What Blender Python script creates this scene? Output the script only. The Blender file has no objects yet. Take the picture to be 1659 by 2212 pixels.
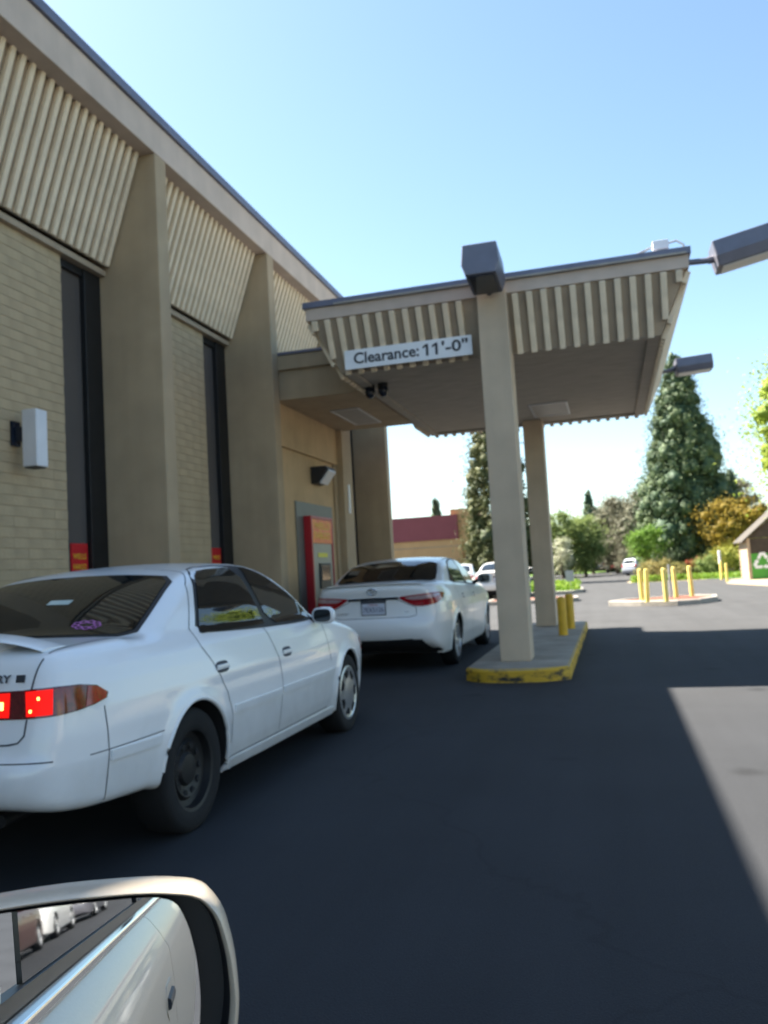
import bpy, bmesh, math, random
import numpy as np
from mathutils import Vector, Matrix
from mathutils.bvhtree import BVHTree

R = math.radians
SC = bpy.context.scene
COL = SC.collection
random.seed(7)
rng = np.random.default_rng(11)

# ------------------------------------------------------------------ camera, sky, sun, exposure
CAM_H = 1.27
yaw, pitch, roll = R(15.0128), R(4.2286), R(-3.2692)
fwd = Vector((-math.sin(yaw)*math.cos(pitch), math.cos(yaw)*math.cos(pitch), math.sin(pitch)))
rgt = Vector((math.cos(yaw), math.sin(yaw), 0)); upv = rgt.cross(fwd)
r2 = math.cos(roll)*rgt + math.sin(roll)*upv
u2 = -math.sin(roll)*rgt + math.cos(roll)*upv
cd = bpy.data.cameras.new('camera'); cam = bpy.data.objects.new('camera', cd); COL.objects.link(cam)
cam.matrix_world = Matrix(((r2.x, u2.x, -fwd.x, 0), (r2.y, u2.y, -fwd.y, 0), (r2.z, u2.z, -fwd.z, CAM_H), (0, 0, 0, 1)))
cd.sensor_width = 36; cd.sensor_fit = 'AUTO'; cd.lens = 1796.1/2212*36
cd.clip_start = 0.02; cd.clip_end = 3000
cd.dof.use_dof = True; cd.dof.focus_distance = 1.0; cd.dof.aperture_fstop = 8.5
SC.camera = cam

SUN = Vector((-0.762, 0.27, 1.0)).normalized()
elev = math.asin(SUN.z); azim = math.atan2(SUN.x, SUN.y)
w = bpy.data.worlds.new('World'); SC.world = w; w.use_nodes = True
nt = w.node_tree; bg = nt.nodes['Background']
sky = nt.nodes.new('ShaderNodeTexSky'); sky.sky_type = 'NISHITA'; sky.sun_disc = False
sky.sun_elevation = elev; sky.sun_rotation = azim % (2*math.pi)
sky.altitude = 0; sky.air_density = 1.0; sky.dust_density = 0.6; sky.ozone_density = 1.0
tn = nt.nodes.new('ShaderNodeVectorMath'); tn.operation = 'MULTIPLY'; tn.inputs[1].default_value = (0.96, 1.025, 0.985)
nt.links.new(sky.outputs['Color'], tn.inputs[0]); nt.links.new(tn.outputs[0], bg.inputs['Color']); bg.inputs['Strength'].default_value = 0.054
sd = bpy.data.lights.new('sun', 'SUN'); sd.energy = 5.0; sd.angle = R(0.53); sd.color = (1.0, 0.93, 0.81)
so = bpy.data.objects.new('sun', sd); COL.objects.link(so)
so.rotation_euler = SUN.to_track_quat('Z', 'Y').to_euler()
SC.view_settings.view_transform = 'Standard'; SC.view_settings.look = 'None'
SC.view_settings.exposure = 2.38; SC.view_settings.gamma = 1.0
SC.view_settings.use_curve_mapping = False

# ------------------------------------------------------------------ materials
def nodes(name):
    m = bpy.data.materials.new(name); m.use_nodes = True
    return m, m.node_tree, m.node_tree.nodes['Principled BSDF']

def mat(name, col, rough=0.7, metal=0.0, var=0.12, scale=6.0, bump=0.0, bscale=60.0, coat=0.0, spec=0.5, col2=None, streak=0.0, stretch=None, emit=None, estr=0.0):
    m, t, b = nodes(name)
    b.inputs['Roughness'].default_value = rough; b.inputs['Metallic'].default_value = metal
    b.inputs['Specular IOR Level'].default_value = spec
    b.inputs['Coat Weight'].default_value = coat; b.inputs['Coat Roughness'].default_value = 0.05
    tc = t.nodes.new('ShaderNodeTexCoord'); src = tc.outputs['Object']
    if stretch:
        mp = t.nodes.new('ShaderNodeMapping'); mp.inputs['Scale'].default_value = stretch
        t.links.new(src, mp.inputs['Vector']); src = mp.outputs['Vector']
    n = t.nodes.new('ShaderNodeTexNoise'); n.inputs['Scale'].default_value = scale; n.inputs['Detail'].default_value = 6
    t.links.new(src, n.inputs['Vector'])
    mx = t.nodes.new('ShaderNodeMix'); mx.data_type = 'RGBA'
    c = Vector(col); a = c*(1-var); d = Vector(col2) if col2 else c*(1+var)
    mx.inputs['A'].default_value = (*a, 1); mx.inputs['B'].default_value = (*[min(x, 0.95) for x in d], 1)
    rmp = t.nodes.new('ShaderNodeMapRange'); rmp.inputs['From Min'].default_value = 0.3; rmp.inputs['From Max'].default_value = 0.7
    t.links.new(n.outputs['Fac'], rmp.inputs['Value']); t.links.new(rmp.outputs['Result'], mx.inputs['Factor'])
    cout = mx.outputs['Result']
    if streak:
        mp2 = t.nodes.new('ShaderNodeMapping'); mp2.inputs['Scale'].default_value = (5, 5, 0.22); t.links.new(tc.outputs['Object'], mp2.inputs['Vector'])
        n3 = t.nodes.new('ShaderNodeTexNoise'); n3.inputs['Scale'].default_value = 1.4; n3.inputs['Detail'].default_value = 7; t.links.new(mp2.outputs['Vector'], n3.inputs['Vector'])
        m3 = t.nodes.new('ShaderNodeMapRange'); m3.inputs['From Min'].default_value = 0.35; m3.inputs['From Max'].default_value = 0.62; m3.inputs['To Min'].default_value = 1-streak
        t.links.new(n3.outputs['Fac'], m3.inputs['Value']); vm = t.nodes.new('ShaderNodeVectorMath'); vm.operation = 'SCALE'
        t.links.new(cout, vm.inputs[0]); t.links.new(m3.outputs['Result'], vm.inputs['Scale']); cout = vm.outputs[0]
    t.links.new(cout, b.inputs['Base Color'])
    if bump:
        n2 = t.nodes.new('ShaderNodeTexNoise'); n2.inputs['Scale'].default_value = bscale; n2.inputs['Detail'].default_value = 4
        t.links.new(src, n2.inputs['Vector'])
        bp = t.nodes.new('ShaderNodeBump'); bp.inputs['Strength'].default_value = bump; bp.inputs['Distance'].default_value = 0.01
        t.links.new(n2.outputs['Fac'], bp.inputs['Height']); t.links.new(bp.outputs['Normal'], b.inputs['Normal'])
    if emit:
        b.inputs['Emission Color'].default_value = (*emit, 1); b.inputs['Emission Strength'].default_value = estr
    return m

def leaf_mat(name, c1, c2, trans=0.35):
    m, t, b = nodes(name)
    at = t.nodes.new('ShaderNodeAttribute'); at.attribute_name = 'tint'
    mx = t.nodes.new('ShaderNodeMix'); mx.data_type = 'RGBA'
    mx.inputs['A'].default_value = (*c1, 1); mx.inputs['B'].default_value = (*c2, 1)
    t.links.new(at.outputs['Fac'], mx.inputs['Factor'])
    t.links.new(mx.outputs['Result'], b.inputs['Base Color'])
    b.inputs['Roughness'].default_value = 0.65; b.inputs['Specular IOR Level'].default_value = 0.3
    tr = t.nodes.new('ShaderNodeBsdfTranslucent'); t.links.new(mx.outputs['Result'], tr.inputs['Color'])
    ms = t.nodes.new('ShaderNodeMixShader'); ms.inputs['Fac'].default_value = trans
    t.links.new(b.outputs['BSDF'], ms.inputs[1]); t.links.new(tr.outputs['BSDF'], ms.inputs[2])
    t.links.new(ms.outputs['Shader'], t.nodes['Material Output'].inputs['Surface'])
    return m

def asphalt_mat():
    m, t, b = nodes('asphalt')
    tc = t.nodes.new('ShaderNodeTexCoord')
    def noise(s, d=5, st=None):
        n = t.nodes.new('ShaderNodeTexNoise'); n.inputs['Scale'].default_value = s; n.inputs['Detail'].default_value = d
        if st:
            mp = t.nodes.new('ShaderNodeMapping'); mp.inputs['Scale'].default_value = st
            t.links.new(tc.outputs['Object'], mp.inputs['Vector']); t.links.new(mp.outputs['Vector'], n.inputs['Vector'])
        else: t.links.new(tc.outputs['Object'], n.inputs['Vector'])
        return n.outputs['Fac']
    def math_(op, a, bb):
        k = t.nodes.new('ShaderNodeMath'); k.operation = op
        for i, v in enumerate((a, bb)):
            if isinstance(v, (int, float)): k.inputs[i].default_value = v
            else: t.links.new(v, k.inputs[i])
        return k.outputs[0]
    sep = t.nodes.new('ShaderNodeSeparateXYZ'); t.links.new(tc.outputs['Object'], sep.inputs[0])
    # asphalt darker at the near end, lighter farther along the lot
    mr = t.nodes.new('ShaderNodeMapRange'); mr.interpolation_type = 'SMOOTHSTEP'
    mr.inputs['From Min'].default_value = 7; mr.inputs['From Max'].default_value = 22
    wob = math_('MULTIPLY_ADD', noise(0.35, 3), 6.0); 
    t.links.new(math_('ADD', sep.outputs['Y'], math_('MULTIPLY', noise(0.35, 3), 6.0)), mr.inputs['Value'])
    mx = t.nodes.new('ShaderNodeMix'); mx.data_type = 'RGBA'
    mx.inputs['A'].default_value = (0.029, 0.0305, 0.0345, 1); mx.inputs['B'].default_value = (0.053, 0.053, 0.055, 1)
    t.links.new(mr.outputs['Result'], mx.inputs['Factor'])
    big = noise(0.9, 6); fine = noise(140, 3); streak = noise(1.0, 5, (3.0, 0.12, 1.0))
    f = math_('ADD', math_('MULTIPLY', big, 0.5), math_('ADD', math_('MULTIPLY', fine, 0.7), math_('MULTIPLY', streak, 0.45)))
    f = math_('ADD', math_('ADD', f, 0.10), math_('MULTIPLY', noise(38, 2), 0.16))
    vo = t.nodes.new('ShaderNodeTexVoronoi'); vo.inputs['Scale'].default_value = 1.1; t.links.new(tc.outputs['Object'], vo.inputs['Vector'])
    drip = t.nodes.new('ShaderNodeMapRange'); drip.interpolation_type = 'SMOOTHSTEP'; drip.inputs['From Min'].default_value = 0.03; drip.inputs['From Max'].default_value = 0.16
    drip.inputs['To Min'].default_value = 0.62; drip.inputs['To Max'].default_value = 1.0
    t.links.new(math_('ADD', vo.outputs['Distance'], math_('MULTIPLY', math_('SUBTRACT', noise(9, 4), 0.5), 0.12)), drip.inputs['Value'])
    f = math_('MULTIPLY', f, drip.outputs['Result'])
    ve = t.nodes.new('ShaderNodeTexVoronoi'); ve.feature = 'DISTANCE_TO_EDGE'; ve.inputs['Scale'].default_value = 0.22
    wv = t.nodes.new('ShaderNodeVectorMath'); wv.operation = 'ADD'; nz = t.nodes.new('ShaderNodeTexNoise'); nz.inputs['Scale'].default_value = 1.6; nz.inputs['Detail'].default_value = 6
    t.links.new(tc.outputs['Object'], nz.inputs['Vector']); t.links.new(tc.outputs['Object'], wv.inputs[0]); t.links.new(nz.outputs['Color'], wv.inputs[1]); t.links.new(wv.outputs[0], ve.inputs['Vector'])
    crk = t.nodes.new('ShaderNodeMapRange'); crk.inputs['From Min'].default_value = 0.001; crk.inputs['From Max'].default_value = 0.006; crk.inputs['To Min'].default_value = 0.85; crk.inputs['To Max'].default_value = 1.0
    t.links.new(ve.outputs['Distance'], crk.inputs['Value']); f = math_('MULTIPLY', f, crk.outputs['Result'])
    m2 = t.nodes.new('ShaderNodeVectorMath'); m2.operation = 'SCALE'
    t.links.new(mx.outputs['Result'], m2.inputs[0]); t.links.new(f, m2.inputs['Scale'])
    t.links.new(m2.outputs[0], b.inputs['Base Color'])
    b.inputs['Roughness'].default_value = 0.9; b.inputs['Specular IOR Level'].default_value = 0.25
    bp = t.nodes.new('ShaderNodeBump'); bp.inputs['Strength'].default_value = 0.5; bp.inputs['Distance'].default_value = 0.006
    t.links.new(fine, bp.inputs['Height']); t.links.new(bp.outputs['Normal'], b.inputs['Normal'])
    return m

def paint_mat(name, col, metal=0.0, rough=0.28, dirt=0.5):
    m, t, b = nodes(name)
    tc = t.nodes.new('ShaderNodeTexCoord'); sep = t.nodes.new('ShaderNodeSeparateXYZ'); t.links.new(tc.outputs['Object'], sep.inputs[0])
    n = t.nodes.new('ShaderNodeTexNoise'); n.inputs['Scale'].default_value = 7; n.inputs['Detail'].default_value = 8
    t.links.new(tc.outputs['Object'], n.inputs['Vector'])
    ad = t.nodes.new('ShaderNodeMath'); ad.operation = 'MULTIPLY_ADD'; ad.inputs[1].default_value = 0.35
    t.links.new(n.outputs['Fac'], ad.inputs[0]); 
    mz = t.nodes.new('ShaderNodeMapRange'); mz.inputs['From Min'].default_value = 0.62; mz.inputs['From Max'].default_value = 0.22
    mz.inputs['To Min'].default_value = -0.22; mz.inputs['To Max'].default_value = 0.30
    mz.clamp = True
    t.links.new(sep.outputs['Z'], mz.inputs['Value']); t.links.new(mz.outputs['Result'], ad.inputs[2])
    ml = t.nodes.new('ShaderNodeMath'); ml.operation = 'MULTIPLY'; ml.inputs[1].default_value = dirt; ml.use_clamp = True
    t.links.new(ad.outputs[0], ml.inputs[0])
    mx = t.nodes.new('ShaderNodeMix'); mx.data_type = 'RGBA'
    mx.inputs['A'].default_value = (*col, 1); mx.inputs['B'].default_value = (0.22, 0.19, 0.15, 1)
    t.links.new(ml.outputs[0], mx.inputs['Factor']); t.links.new(mx.outputs['Result'], b.inputs['Base Color'])
    b.inputs['Metallic'].default_value = metal; b.inputs['Roughness'].default_value = rough
    b.inputs['Coat Weight'].default_value = 0.6; b.inputs['Coat Roughness'].default_value = 0.06
    return m

def kerb_paint_mat():
    m, t, b = nodes('worn_yellow_kerb_paint')
    tc = t.nodes.new('ShaderNodeTexCoord')
    n = t.nodes.new('ShaderNodeTexNoise'); n.inputs['Scale'].default_value = 3.2; n.inputs['Detail'].default_value = 10; n.inputs['Roughness'].default_value = 0.65
    mp = t.nodes.new('ShaderNodeMapping'); mp.inputs['Scale'].default_value = (1, 0.8, 2.2)
    t.links.new(tc.outputs['Object'], mp.inputs['Vector']); t.links.new(mp.outputs['Vector'], n.inputs['Vector'])
    cr = t.nodes.new('ShaderNodeValToRGB')
    cr.color_ramp.elements[0].position = 0.385; cr.color_ramp.elements[0].color = (0.03, 0.028, 0.025, 1)
    cr.color_ramp.elements[1].position = 0.475; cr.color_ramp.elements[1].color = (0.58, 0.35, 0.025, 1)
    t.links.new(n.outputs['Fac'], cr.inputs['Fac']); t.links.new(cr.outputs['Color'], b.inputs['Base Color'])
    b.inputs['Roughness'].default_value = 0.7
    return m

M = dict(
    stucco=mat('tan_stucco', (0.415, 0.315, 0.20), 0.9, streak=0.055, var=0.10, scale=2.0, bump=0.35, bscale=120),
    column=mat('lit_tan_column_stucco', (0.56, 0.445, 0.32), 0.9, streak=0.055, var=0.10, scale=2.0, bump=0.35, bscale=120),  # pier tan lightened: the extra light on the columns is put into the colour
    stucco_bounce_lit=mat('bounce_lit_tan_stucco', (0.55, 0.385, 0.215), 0.9, streak=0.055, var=0.10, scale=2.0, bump=0.35, bscale=120),  # tan stucco warmed: bounce off the ground is put into the colour
    fascia=mat('taupe_fascia_paint', (0.55, 0.445, 0.365), 0.8, streak=0.05, var=0.08, scale=3, bump=0.2, bscale=90),
    soffit=mat('taupe_soffit_boards', (0.42, 0.37, 0.305), 0.9, var=0.14, scale=3, bump=0.3, bscale=60, stretch=(1, 6, 1)),
    batten=mat('cream_batten_paint', (0.80, 0.675, 0.50), 0.7, streak=0.07, var=0.08, scale=5),
    backing=mat('olive_panel_paint', (0.39, 0.31, 0.225), 0.85, var=0.10, scale=4),
    brick=mat('buff_slump_block', (0.46, 0.355, 0.22), 0.9, streak=0.08, var=0.08, scale=3.5, bump=0.4, bscale=50),
    mortar=mat('buff_mortar', (0.385, 0.295, 0.18), 0.95, var=0.1, scale=20),
    coping=mat('slate_blue_metal_coping', (0.15, 0.155, 0.21), 0.45, 0.3, var=0.1),
    dark_frame=mat('black_bronze_frame', (0.012, 0.012, 0.013), 0.5, 0.2, var=0.2),
    tint_glass=mat('bronze_tinted_window', (0.10, 0.088, 0.082), 0.12, 0.0, var=0.12, scale=0.8, spec=0.35),
    roof=mat('grey_roof_felt', (0.20, 0.20, 0.20), 0.95, bump=0.3),
    concrete=mat('worn_concrete', (0.31, 0.27, 0.215), 0.9, var=0.22, scale=2.5, bump=0.4, bscale=90),
    kerb_white=mat('pale_concrete_kerb', (0.34, 0.31, 0.27), 0.9, var=0.15, scale=4, bump=0.3),
    yellow_kerb=kerb_paint_mat(),
    yellow=mat('yellow_bollard_paint', (0.72, 0.42, 0.02), 0.5, var=0.12, scale=8),
    pale_yellow=mat('faded_yellow_bollard_paint', (0.78, 0.60, 0.16), 0.6, var=0.10, scale=8),
    lamp_box=mat('bronze_grey_lamp_housing', (0.16, 0.16, 0.195), 0.45, 0.3, var=0.1),
    lens=mat('frosted_lamp_lens', (0.62, 0.62, 0.62), 0.35, var=0.04),
    white_box=mat('white_light_shell', (0.72, 0.73, 0.76), 0.4, var=0.04),
    sign_white=mat('white_sign_sheet', (0.78, 0.80, 0.82), 0.45, var=0.04),
    ink=mat('dark_grey_print', (0.035, 0.037, 0.045), 0.6, var=0.05),
    red=mat('red_plastic', (0.42, 0.012, 0.02), 0.35, var=0.08),
    red_sign=mat('red_window_placard', (0.55, 0.012, 0.018), 0.5, var=0.08),
    orange_sign=mat('orange_red_header_print', (0.80, 0.07, 0.02), 0.4, var=0.05, scale=9, col2=(0.90, 0.30, 0.03)),
    gold=mat('gold_print', (0.75, 0.42, 0.03), 0.5, var=0.05),
    lime_print=mat('yellow_print', (0.72, 0.66, 0.03), 0.5, var=0.05),
    atm_grey=mat('olive_grey_steel_plate', (0.15, 0.155, 0.14), 0.5, 0.1, var=0.06),
    atm_panel=mat('pale_grey_machine_panel', (0.36, 0.35, 0.29), 0.5, 0.1, var=0.06),
    black=mat('black_plastic', (0.010, 0.010, 0.012), 0.5, var=0.2),
    screen=mat('dark_screen_glass', (0.012, 0.018, 0.035), 0.1, var=0.1),
    rubber=mat('tyre_rubber', (0.006, 0.006, 0.007), 0.85, var=0.25, scale=20, bump=0.2),
    steel_black=mat('black_steel_wheel', (0.013, 0.013, 0.014), 0.5, 0.2, var=0.2),
    silver=mat('silver_wheel_paint', (0.52, 0.53, 0.55), 0.3, 0.75, var=0.06),
    chrome=mat('chrome', (0.72, 0.73, 0.75), 0.1, 1.0, var=0.02),
    car_glass=mat('dark_car_glass', (0.010, 0.012, 0.012), 0.02, 0.0, var=0.2, spec=0.65),
    white_paint=paint_mat('white_car_paint', (0.80, 0.81, 0.82), dirt=0.85),
    pearl_paint=paint_mat('pearl_white_car_paint', (0.80, 0.80, 0.79), dirt=0.25),
    seam=mat('panel_gap_shadow', (0.085, 0.09, 0.10), 0.9, var=0.1),
    underside=mat('black_underbody', (0.010, 0.010, 0.011), 0.9, var=0.2),
    lamp_red=mat('red_lamp_lens', (0.32, 0.006, 0.012), 0.08, var=0.25, scale=40, coat=0.5),
    lamp_dark=mat('smoked_red_lamp_lens', (0.10, 0.004, 0.012), 0.08, var=0.25, scale=30, coat=0.5),
    lamp_clear=mat('clear_lamp_lens', (0.52, 0.36, 0.36), 0.1, 0.2, var=0.2, scale=30, coat=0.5),
    lamp_amber=mat('amber_lamp_lens', (0.17, 0.014, 0.008), 0.1, var=0.5, scale=25, coat=0.5),
    lamp_lit=mat('lit_brake_lens', (0.35, 0.004, 0.004), 0.4, var=0.2, scale=30, spec=0.15, emit=(1.0, 0.010, 0.006), estr=0.20),
    bulb=mat('lit_bulb', (1, 0.8, 0.3), 0.3, var=0.02, emit=(1.0, 0.62, 0.12), estr=0.9),
    plate=mat('white_licence_plate', (0.55, 0.57, 0.64), 0.5, var=0.05),
    plate_blue=mat('dark_blue_plate_letters', (0.02, 0.03, 0.10), 0.5, var=0.05),
    plate_red=mat('red_plate_script', (0.35, 0.04, 0.05), 0.5, var=0.05),
    grey_plastic=mat('grey_emblem_plastic', (0.12, 0.12, 0.14), 0.4, 0.3, var=0.05),
    beige_metal=mat('beige_metallic_car_paint', (0.56, 0.475, 0.37), 0.42, 0.1, var=0.05, scale=200, coat=0.25),
    mirror=mat('mirror_silver', (0.80, 0.82, 0.84), 0.0, 1.0, var=0.0),
    orange_wall=mat('orange_stucco', (0.60, 0.35, 0.16), 0.9, var=0.06, scale=1.5, bump=0.2),
    maroon=mat('maroon_parapet_band', (0.28, 0.075, 0.08), 0.85, var=0.06, scale=1.2),
    wood=mat('weathered_wood', (0.40, 0.30, 0.21), 0.85, var=0.2, scale=4, stretch=(6, 6, 1)),
    dark_wood=mat('dark_stained_wood', (0.055, 0.042, 0.032), 0.85, var=0.2, scale=4),
    shingle=mat('grey_brown_shingle', (0.075, 0.066, 0.056), 0.95, var=0.2, scale=6),
    green_panel=mat('green_panel_print', (0.06, 0.30, 0.03), 0.5, var=0.08, scale=3),
    mulch=mat('red_bark_mulch', (0.17, 0.062, 0.038), 0.95, var=0.35, scale=14, bump=1.0, bscale=40),
    soil=mat('tan_soil', (0.30, 0.235, 0.15), 0.95, var=0.2, scale=3, bump=0.6),
    lawn=mat('green_lawn', (0.10, 0.19, 0.025), 0.9, var=0.3, scale=2.5, bump=0.8),
    bark=mat('brown_bark', (0.11, 0.075, 0.05), 0.95, var=0.3, scale=6, stretch=(5, 5, 1), bump=0.6),
    red_bark=mat('red_brown_bark', (0.22, 0.09, 0.05), 0.95, var=0.3, scale=6, stretch=(5, 5, 1), bump=0.6),
    post_grey=mat('galvanised_post', (0.42, 0.42, 0.42), 0.5, 0.5, var=0.08),
    conduit=mat('grey_conduit', (0.35, 0.35, 0.36), 0.5, 0.4, var=0.08),
    mall=mat('cream_stucco', (0.55, 0.50, 0.40), 0.9, var=0.08),
    asphalt=asphalt_mat(),
    sticker=mat('pink_sticker_print', (0.50, 0.16, 0.44), 0.5, var=0.1),
    paper=mat('pale_paper_slip', (0.55, 0.62, 0.56), 0.7, var=0.05),
    cedar=leaf_mat('blue_green_conifer_needles', (0.040, 0.080, 0.045), (0.135, 0.175, 0.070), 0.12),
    pine=leaf_mat('olive_conifer_needles', (0.050, 0.070, 0.030), (0.16, 0.16, 0.060), 0.15),
    lime=leaf_mat('lime_green_leaves', (0.20, 0.29, 0.035), (0.38, 0.45, 0.075), 0.4),
    green=leaf_mat('fresh_green_leaves', (0.12, 0.175, 0.055), (0.29, 0.35, 0.11), 0.4),
    bright=leaf_mat('bright_green_leaves', (0.10, 0.20, 0.028), (0.20, 0.33, 0.05), 0.35),
    brownish=leaf_mat('grey_brown_spring_twigs', (0.125, 0.125, 0.082), (0.26, 0.25, 0.175), 0.25),
    golden=leaf_mat('golden_bronze_leaves', (0.25, 0.19, 0.035), (0.52, 0.36, 0.06), 0.4),
    yellowgreen=leaf_mat('yellow_green_leaves', (0.17, 0.20, 0.03), (0.40, 0.38, 0.065), 0.3),
    blossom=leaf_mat('white_blossom', (0.30, 0.34, 0.18), (0.72, 0.70, 0.58), 0.3),
    darkgreen=leaf_mat('dark_green_leaves', (0.030, 0.055, 0.026), (0.075, 0.105, 0.045), 0.2),
    cover=leaf_mat('brown_green_ground_cover', (0.14, 0.15, 0.035), (0.42, 0.33, 0.13), 0.3),
    redleaf=leaf_mat('red_hedge_leaves', (0.20, 0.05, 0.03), (0.40, 0.12, 0.06), 0.3),
    grass=leaf_mat('grass_blades', (0.10, 0.20, 0.02), (0.26, 0.36, 0.05), 0.4),
)

# ------------------------------------------------------------------ object helpers
ORG = {}
def tag(o, label=None, cat=None, group=None, kind=None):
    if label: o['label'] = label
    if cat: o['category'] = cat
    if group: o['group'] = group
    if kind: o['kind'] = kind
    return o
def thing(name, label, cat, loc=(0, 0, 0), group=None, rotz=0.0):
    o = bpy.data.objects.new(name, None); COL.objects.link(o); o.empty_display_size = 0.2
    o.location = loc; o.rotation_euler = (0, 0, rotz); ORG[o.name] = Vector(loc)
    return tag(o, label, cat, group)
def kids(o): return [c for c in bpy.data.objects if c.parent == o]
def copy_tree(o, parent=None):
    c = o.copy(); COL.objects.link(c)
    if parent: c.parent = parent
    for ch in kids(o): copy_tree(ch, c)
    return c
def link_mesh(name, me, parent=None, loc=None):
    o = bpy.data.objects.new(name, me); COL.objects.link(o)
    if parent: o.parent = parent; ORG[o.name] = ORG.get(parent.name, Vector())
    if loc is not None: o.location = Vector(loc) - (ORG.get(parent.name, Vector()) if parent else Vector())
    return o

class MB:
    def __init__(s): s.v = []; s.f = []
    def add(s, vs, fs):
        k = len(s.v); s.v += [tuple(p) for p in vs]; s.f += [tuple(i+k for i in f) for f in fs]; return s
    def box(s, x0, x1, y0, y1, z0, z1):
        return s.add([(x0,y0,z0),(x1,y0,z0),(x1,y1,z0),(x0,y1,z0),(x0,y0,z1),(x1,y0,z1),(x1,y1,z1),(x0,y1,z1)],
                     [(0,3,2,1),(4,5,6,7),(0,1,5,4),(1,2,6,5),(2,3,7,6),(3,0,4,7)])
    def xbox(s, mtx, sx, sy, sz):
        vs = [mtx @ Vector((a*sx/2, b*sy/2, c*sz/2)) for c in (-1, 1) for a, b in ((-1,-1),(1,-1),(1,1),(-1,1))]
        return s.add(vs, [(0,3,2,1),(4,5,6,7),(0,1,5,4),(1,2,6,5),(2,3,7,6),(3,0,4,7)])
    def prism(s, poly, axis, a, b):
        def P(p, t): return {0: (t, p[0], p[1]), 1: (p[0], t, p[1]), 2: (p[0], p[1], t)}[axis]
        n = len(poly)
        return s.add([P(p, a) for p in poly]+[P(p, b) for p in poly],
                     [tuple(range(n-1, -1, -1)), tuple(range(n, 2*n))]+[(i, (i+1) % n, n+(i+1) % n, n+i) for i in range(n)])
    def loft(s, rings, cap=True, closed=True):
        n = len(rings[0]); vs = [p for r_ in rings for p in r_]; fs = []
        for k in range(len(rings)-1):
            for i in range(n if closed else n-1):
                j = (i+1) % n; fs.append((k*n+i, k*n+j, (k+1)*n+j, (k+1)*n+i))
        if cap: fs += [tuple(range(n-1, -1, -1)), tuple(range((len(rings)-1)*n, len(rings)*n))]
        return s.add(vs, fs)
    def tube(s, pts, r, n=10, cap=True):
        pts = [Vector(p) for p in pts]; rings = []
        rr = r if isinstance(r, (list, tuple)) else [r]*len(pts)
        for i, p in enumerate(pts):
            d = (pts[min(i+1, len(pts)-1)]-pts[max(i-1, 0)]).normalized()
            a = d.orthogonal().normalized() if abs(d.z) > 0.9 else d.cross(Vector((0, 0, 1))).normalized()
            b = d.cross(a)
            rings.append([p+rr[i]*(math.cos(2*math.pi*k/n)*a+math.sin(2*math.pi*k/n)*b) for k in range(n)])
        return s.loft(rings, cap)
    def lathe(s, prof, c, axis, n=40, a0=0.0, a1=2*math.pi):
        full = abs(a1-a0-2*math.pi) < 1e-6; rings = []
        for (r_, h) in prof:
            ring = []
            for k in range(n if full else n+1):
                a = a0+(a1-a0)*k/n; p, q = r_*math.cos(a), r_*math.sin(a)
                d = {1: (p, h, q), 2: (p, q, h), 0: (h, p, q)}[axis]; ring.append((c[0]+d[0], c[1]+d[1], c[2]+d[2]))
            rings.append(ring)
        return s.loft(rings, False, full)
    def mesh(s, name, m, smooth=False, bevel=0.0, seg=2, org=Vector()):
        me = bpy.data.meshes.new(name)
        me.from_pydata([tuple(Vector(p)-org) for p in s.v], [], s.f)
        bm = bmesh.new(); bm.from_mesh(me)
        bmesh.ops.recalc_face_normals(bm, faces=bm.faces)
        if bevel: bmesh.ops.bevel(bm, geom=[e for e in bm.edges if len(e.link_faces) == 2 and e.calc_face_angle(0) > 0.5], offset=bevel, segments=seg, affect='EDGES', profile=0.5, clamp_overlap=True)
        bm.to_mesh(me); bm.free()
        if smooth:
            for p in me.polygons: p.use_smooth = True
            me.set_sharp_from_angle(angle=R(40))
        if m: me.materials.append(m)
        return me
    def build(s, name, m, parent=None, smooth=False, bevel=0.0, seg=2):
        org = ORG.get(parent.name, Vector()) if parent else Vector()
        return link_mesh(name, s.mesh(name, m, smooth, bevel, seg, org), parent)
def solo(mb, name, m, label, cat, loc, group=None, smooth=False, bevel=0.0):
    me = mb.mesh(name, m, smooth, bevel, 2, Vector(loc)); o = link_mesh(name, me); o.location = loc; ORG[o.name] = Vector(loc)
    return tag(o, label, cat, group)
def structure(mb, name, m, smooth=False, bevel=0.0):
    return tag(mb.build(name, m, None, smooth, bevel), kind='structure')

def lettering(txt, size, m, parent, mtx, name='lettering', fit=None, extrude=0.002, bold=0.0):
    cu = bpy.data.curves.new('txt', 'FONT'); cu.body = txt; cu.size = size; cu.extrude = extrude; cu.align_x = 'CENTER'; cu.align_y = 'CENTER'
    cu.offset = bold; cu.resolution_u = 3
    to = bpy.data.objects.new('txt', cu); COL.objects.link(to)
    me = bpy.data.meshes.new_from_object(to); bpy.data.objects.remove(to); bpy.data.curves.remove(cu)
    xs = [v.co.x for v in me.vertices]; sx = fit/(max(xs)-min(xs)) if fit else 1.0
    org = ORG.get(parent.name, Vector())
    for v in me.vertices: v.co = (mtx @ Vector((v.co.x*sx, v.co.y, v.co.z))) - org
    me.materials.clear(); me.materials.append(m)
    return link_mesh(name, me, parent)
def frame_m(o, x, y):
    x = Vector(x).normalized(); y = Vector(y).normalized(); z = x.cross(y).normalized(); o = Vector(o)
    return Matrix(((x.x, y.x, z.x, o.x), (x.y, y.y, z.y, o.y), (x.z, y.z, z.z, o.z), (0, 0, 0, 1)))

# ------------------------------------------------------------------ ground
structure(MB().box(-600, 600, -500, 900, -0.5, 0.0), 'parking_lot', M['asphalt'])

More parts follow.
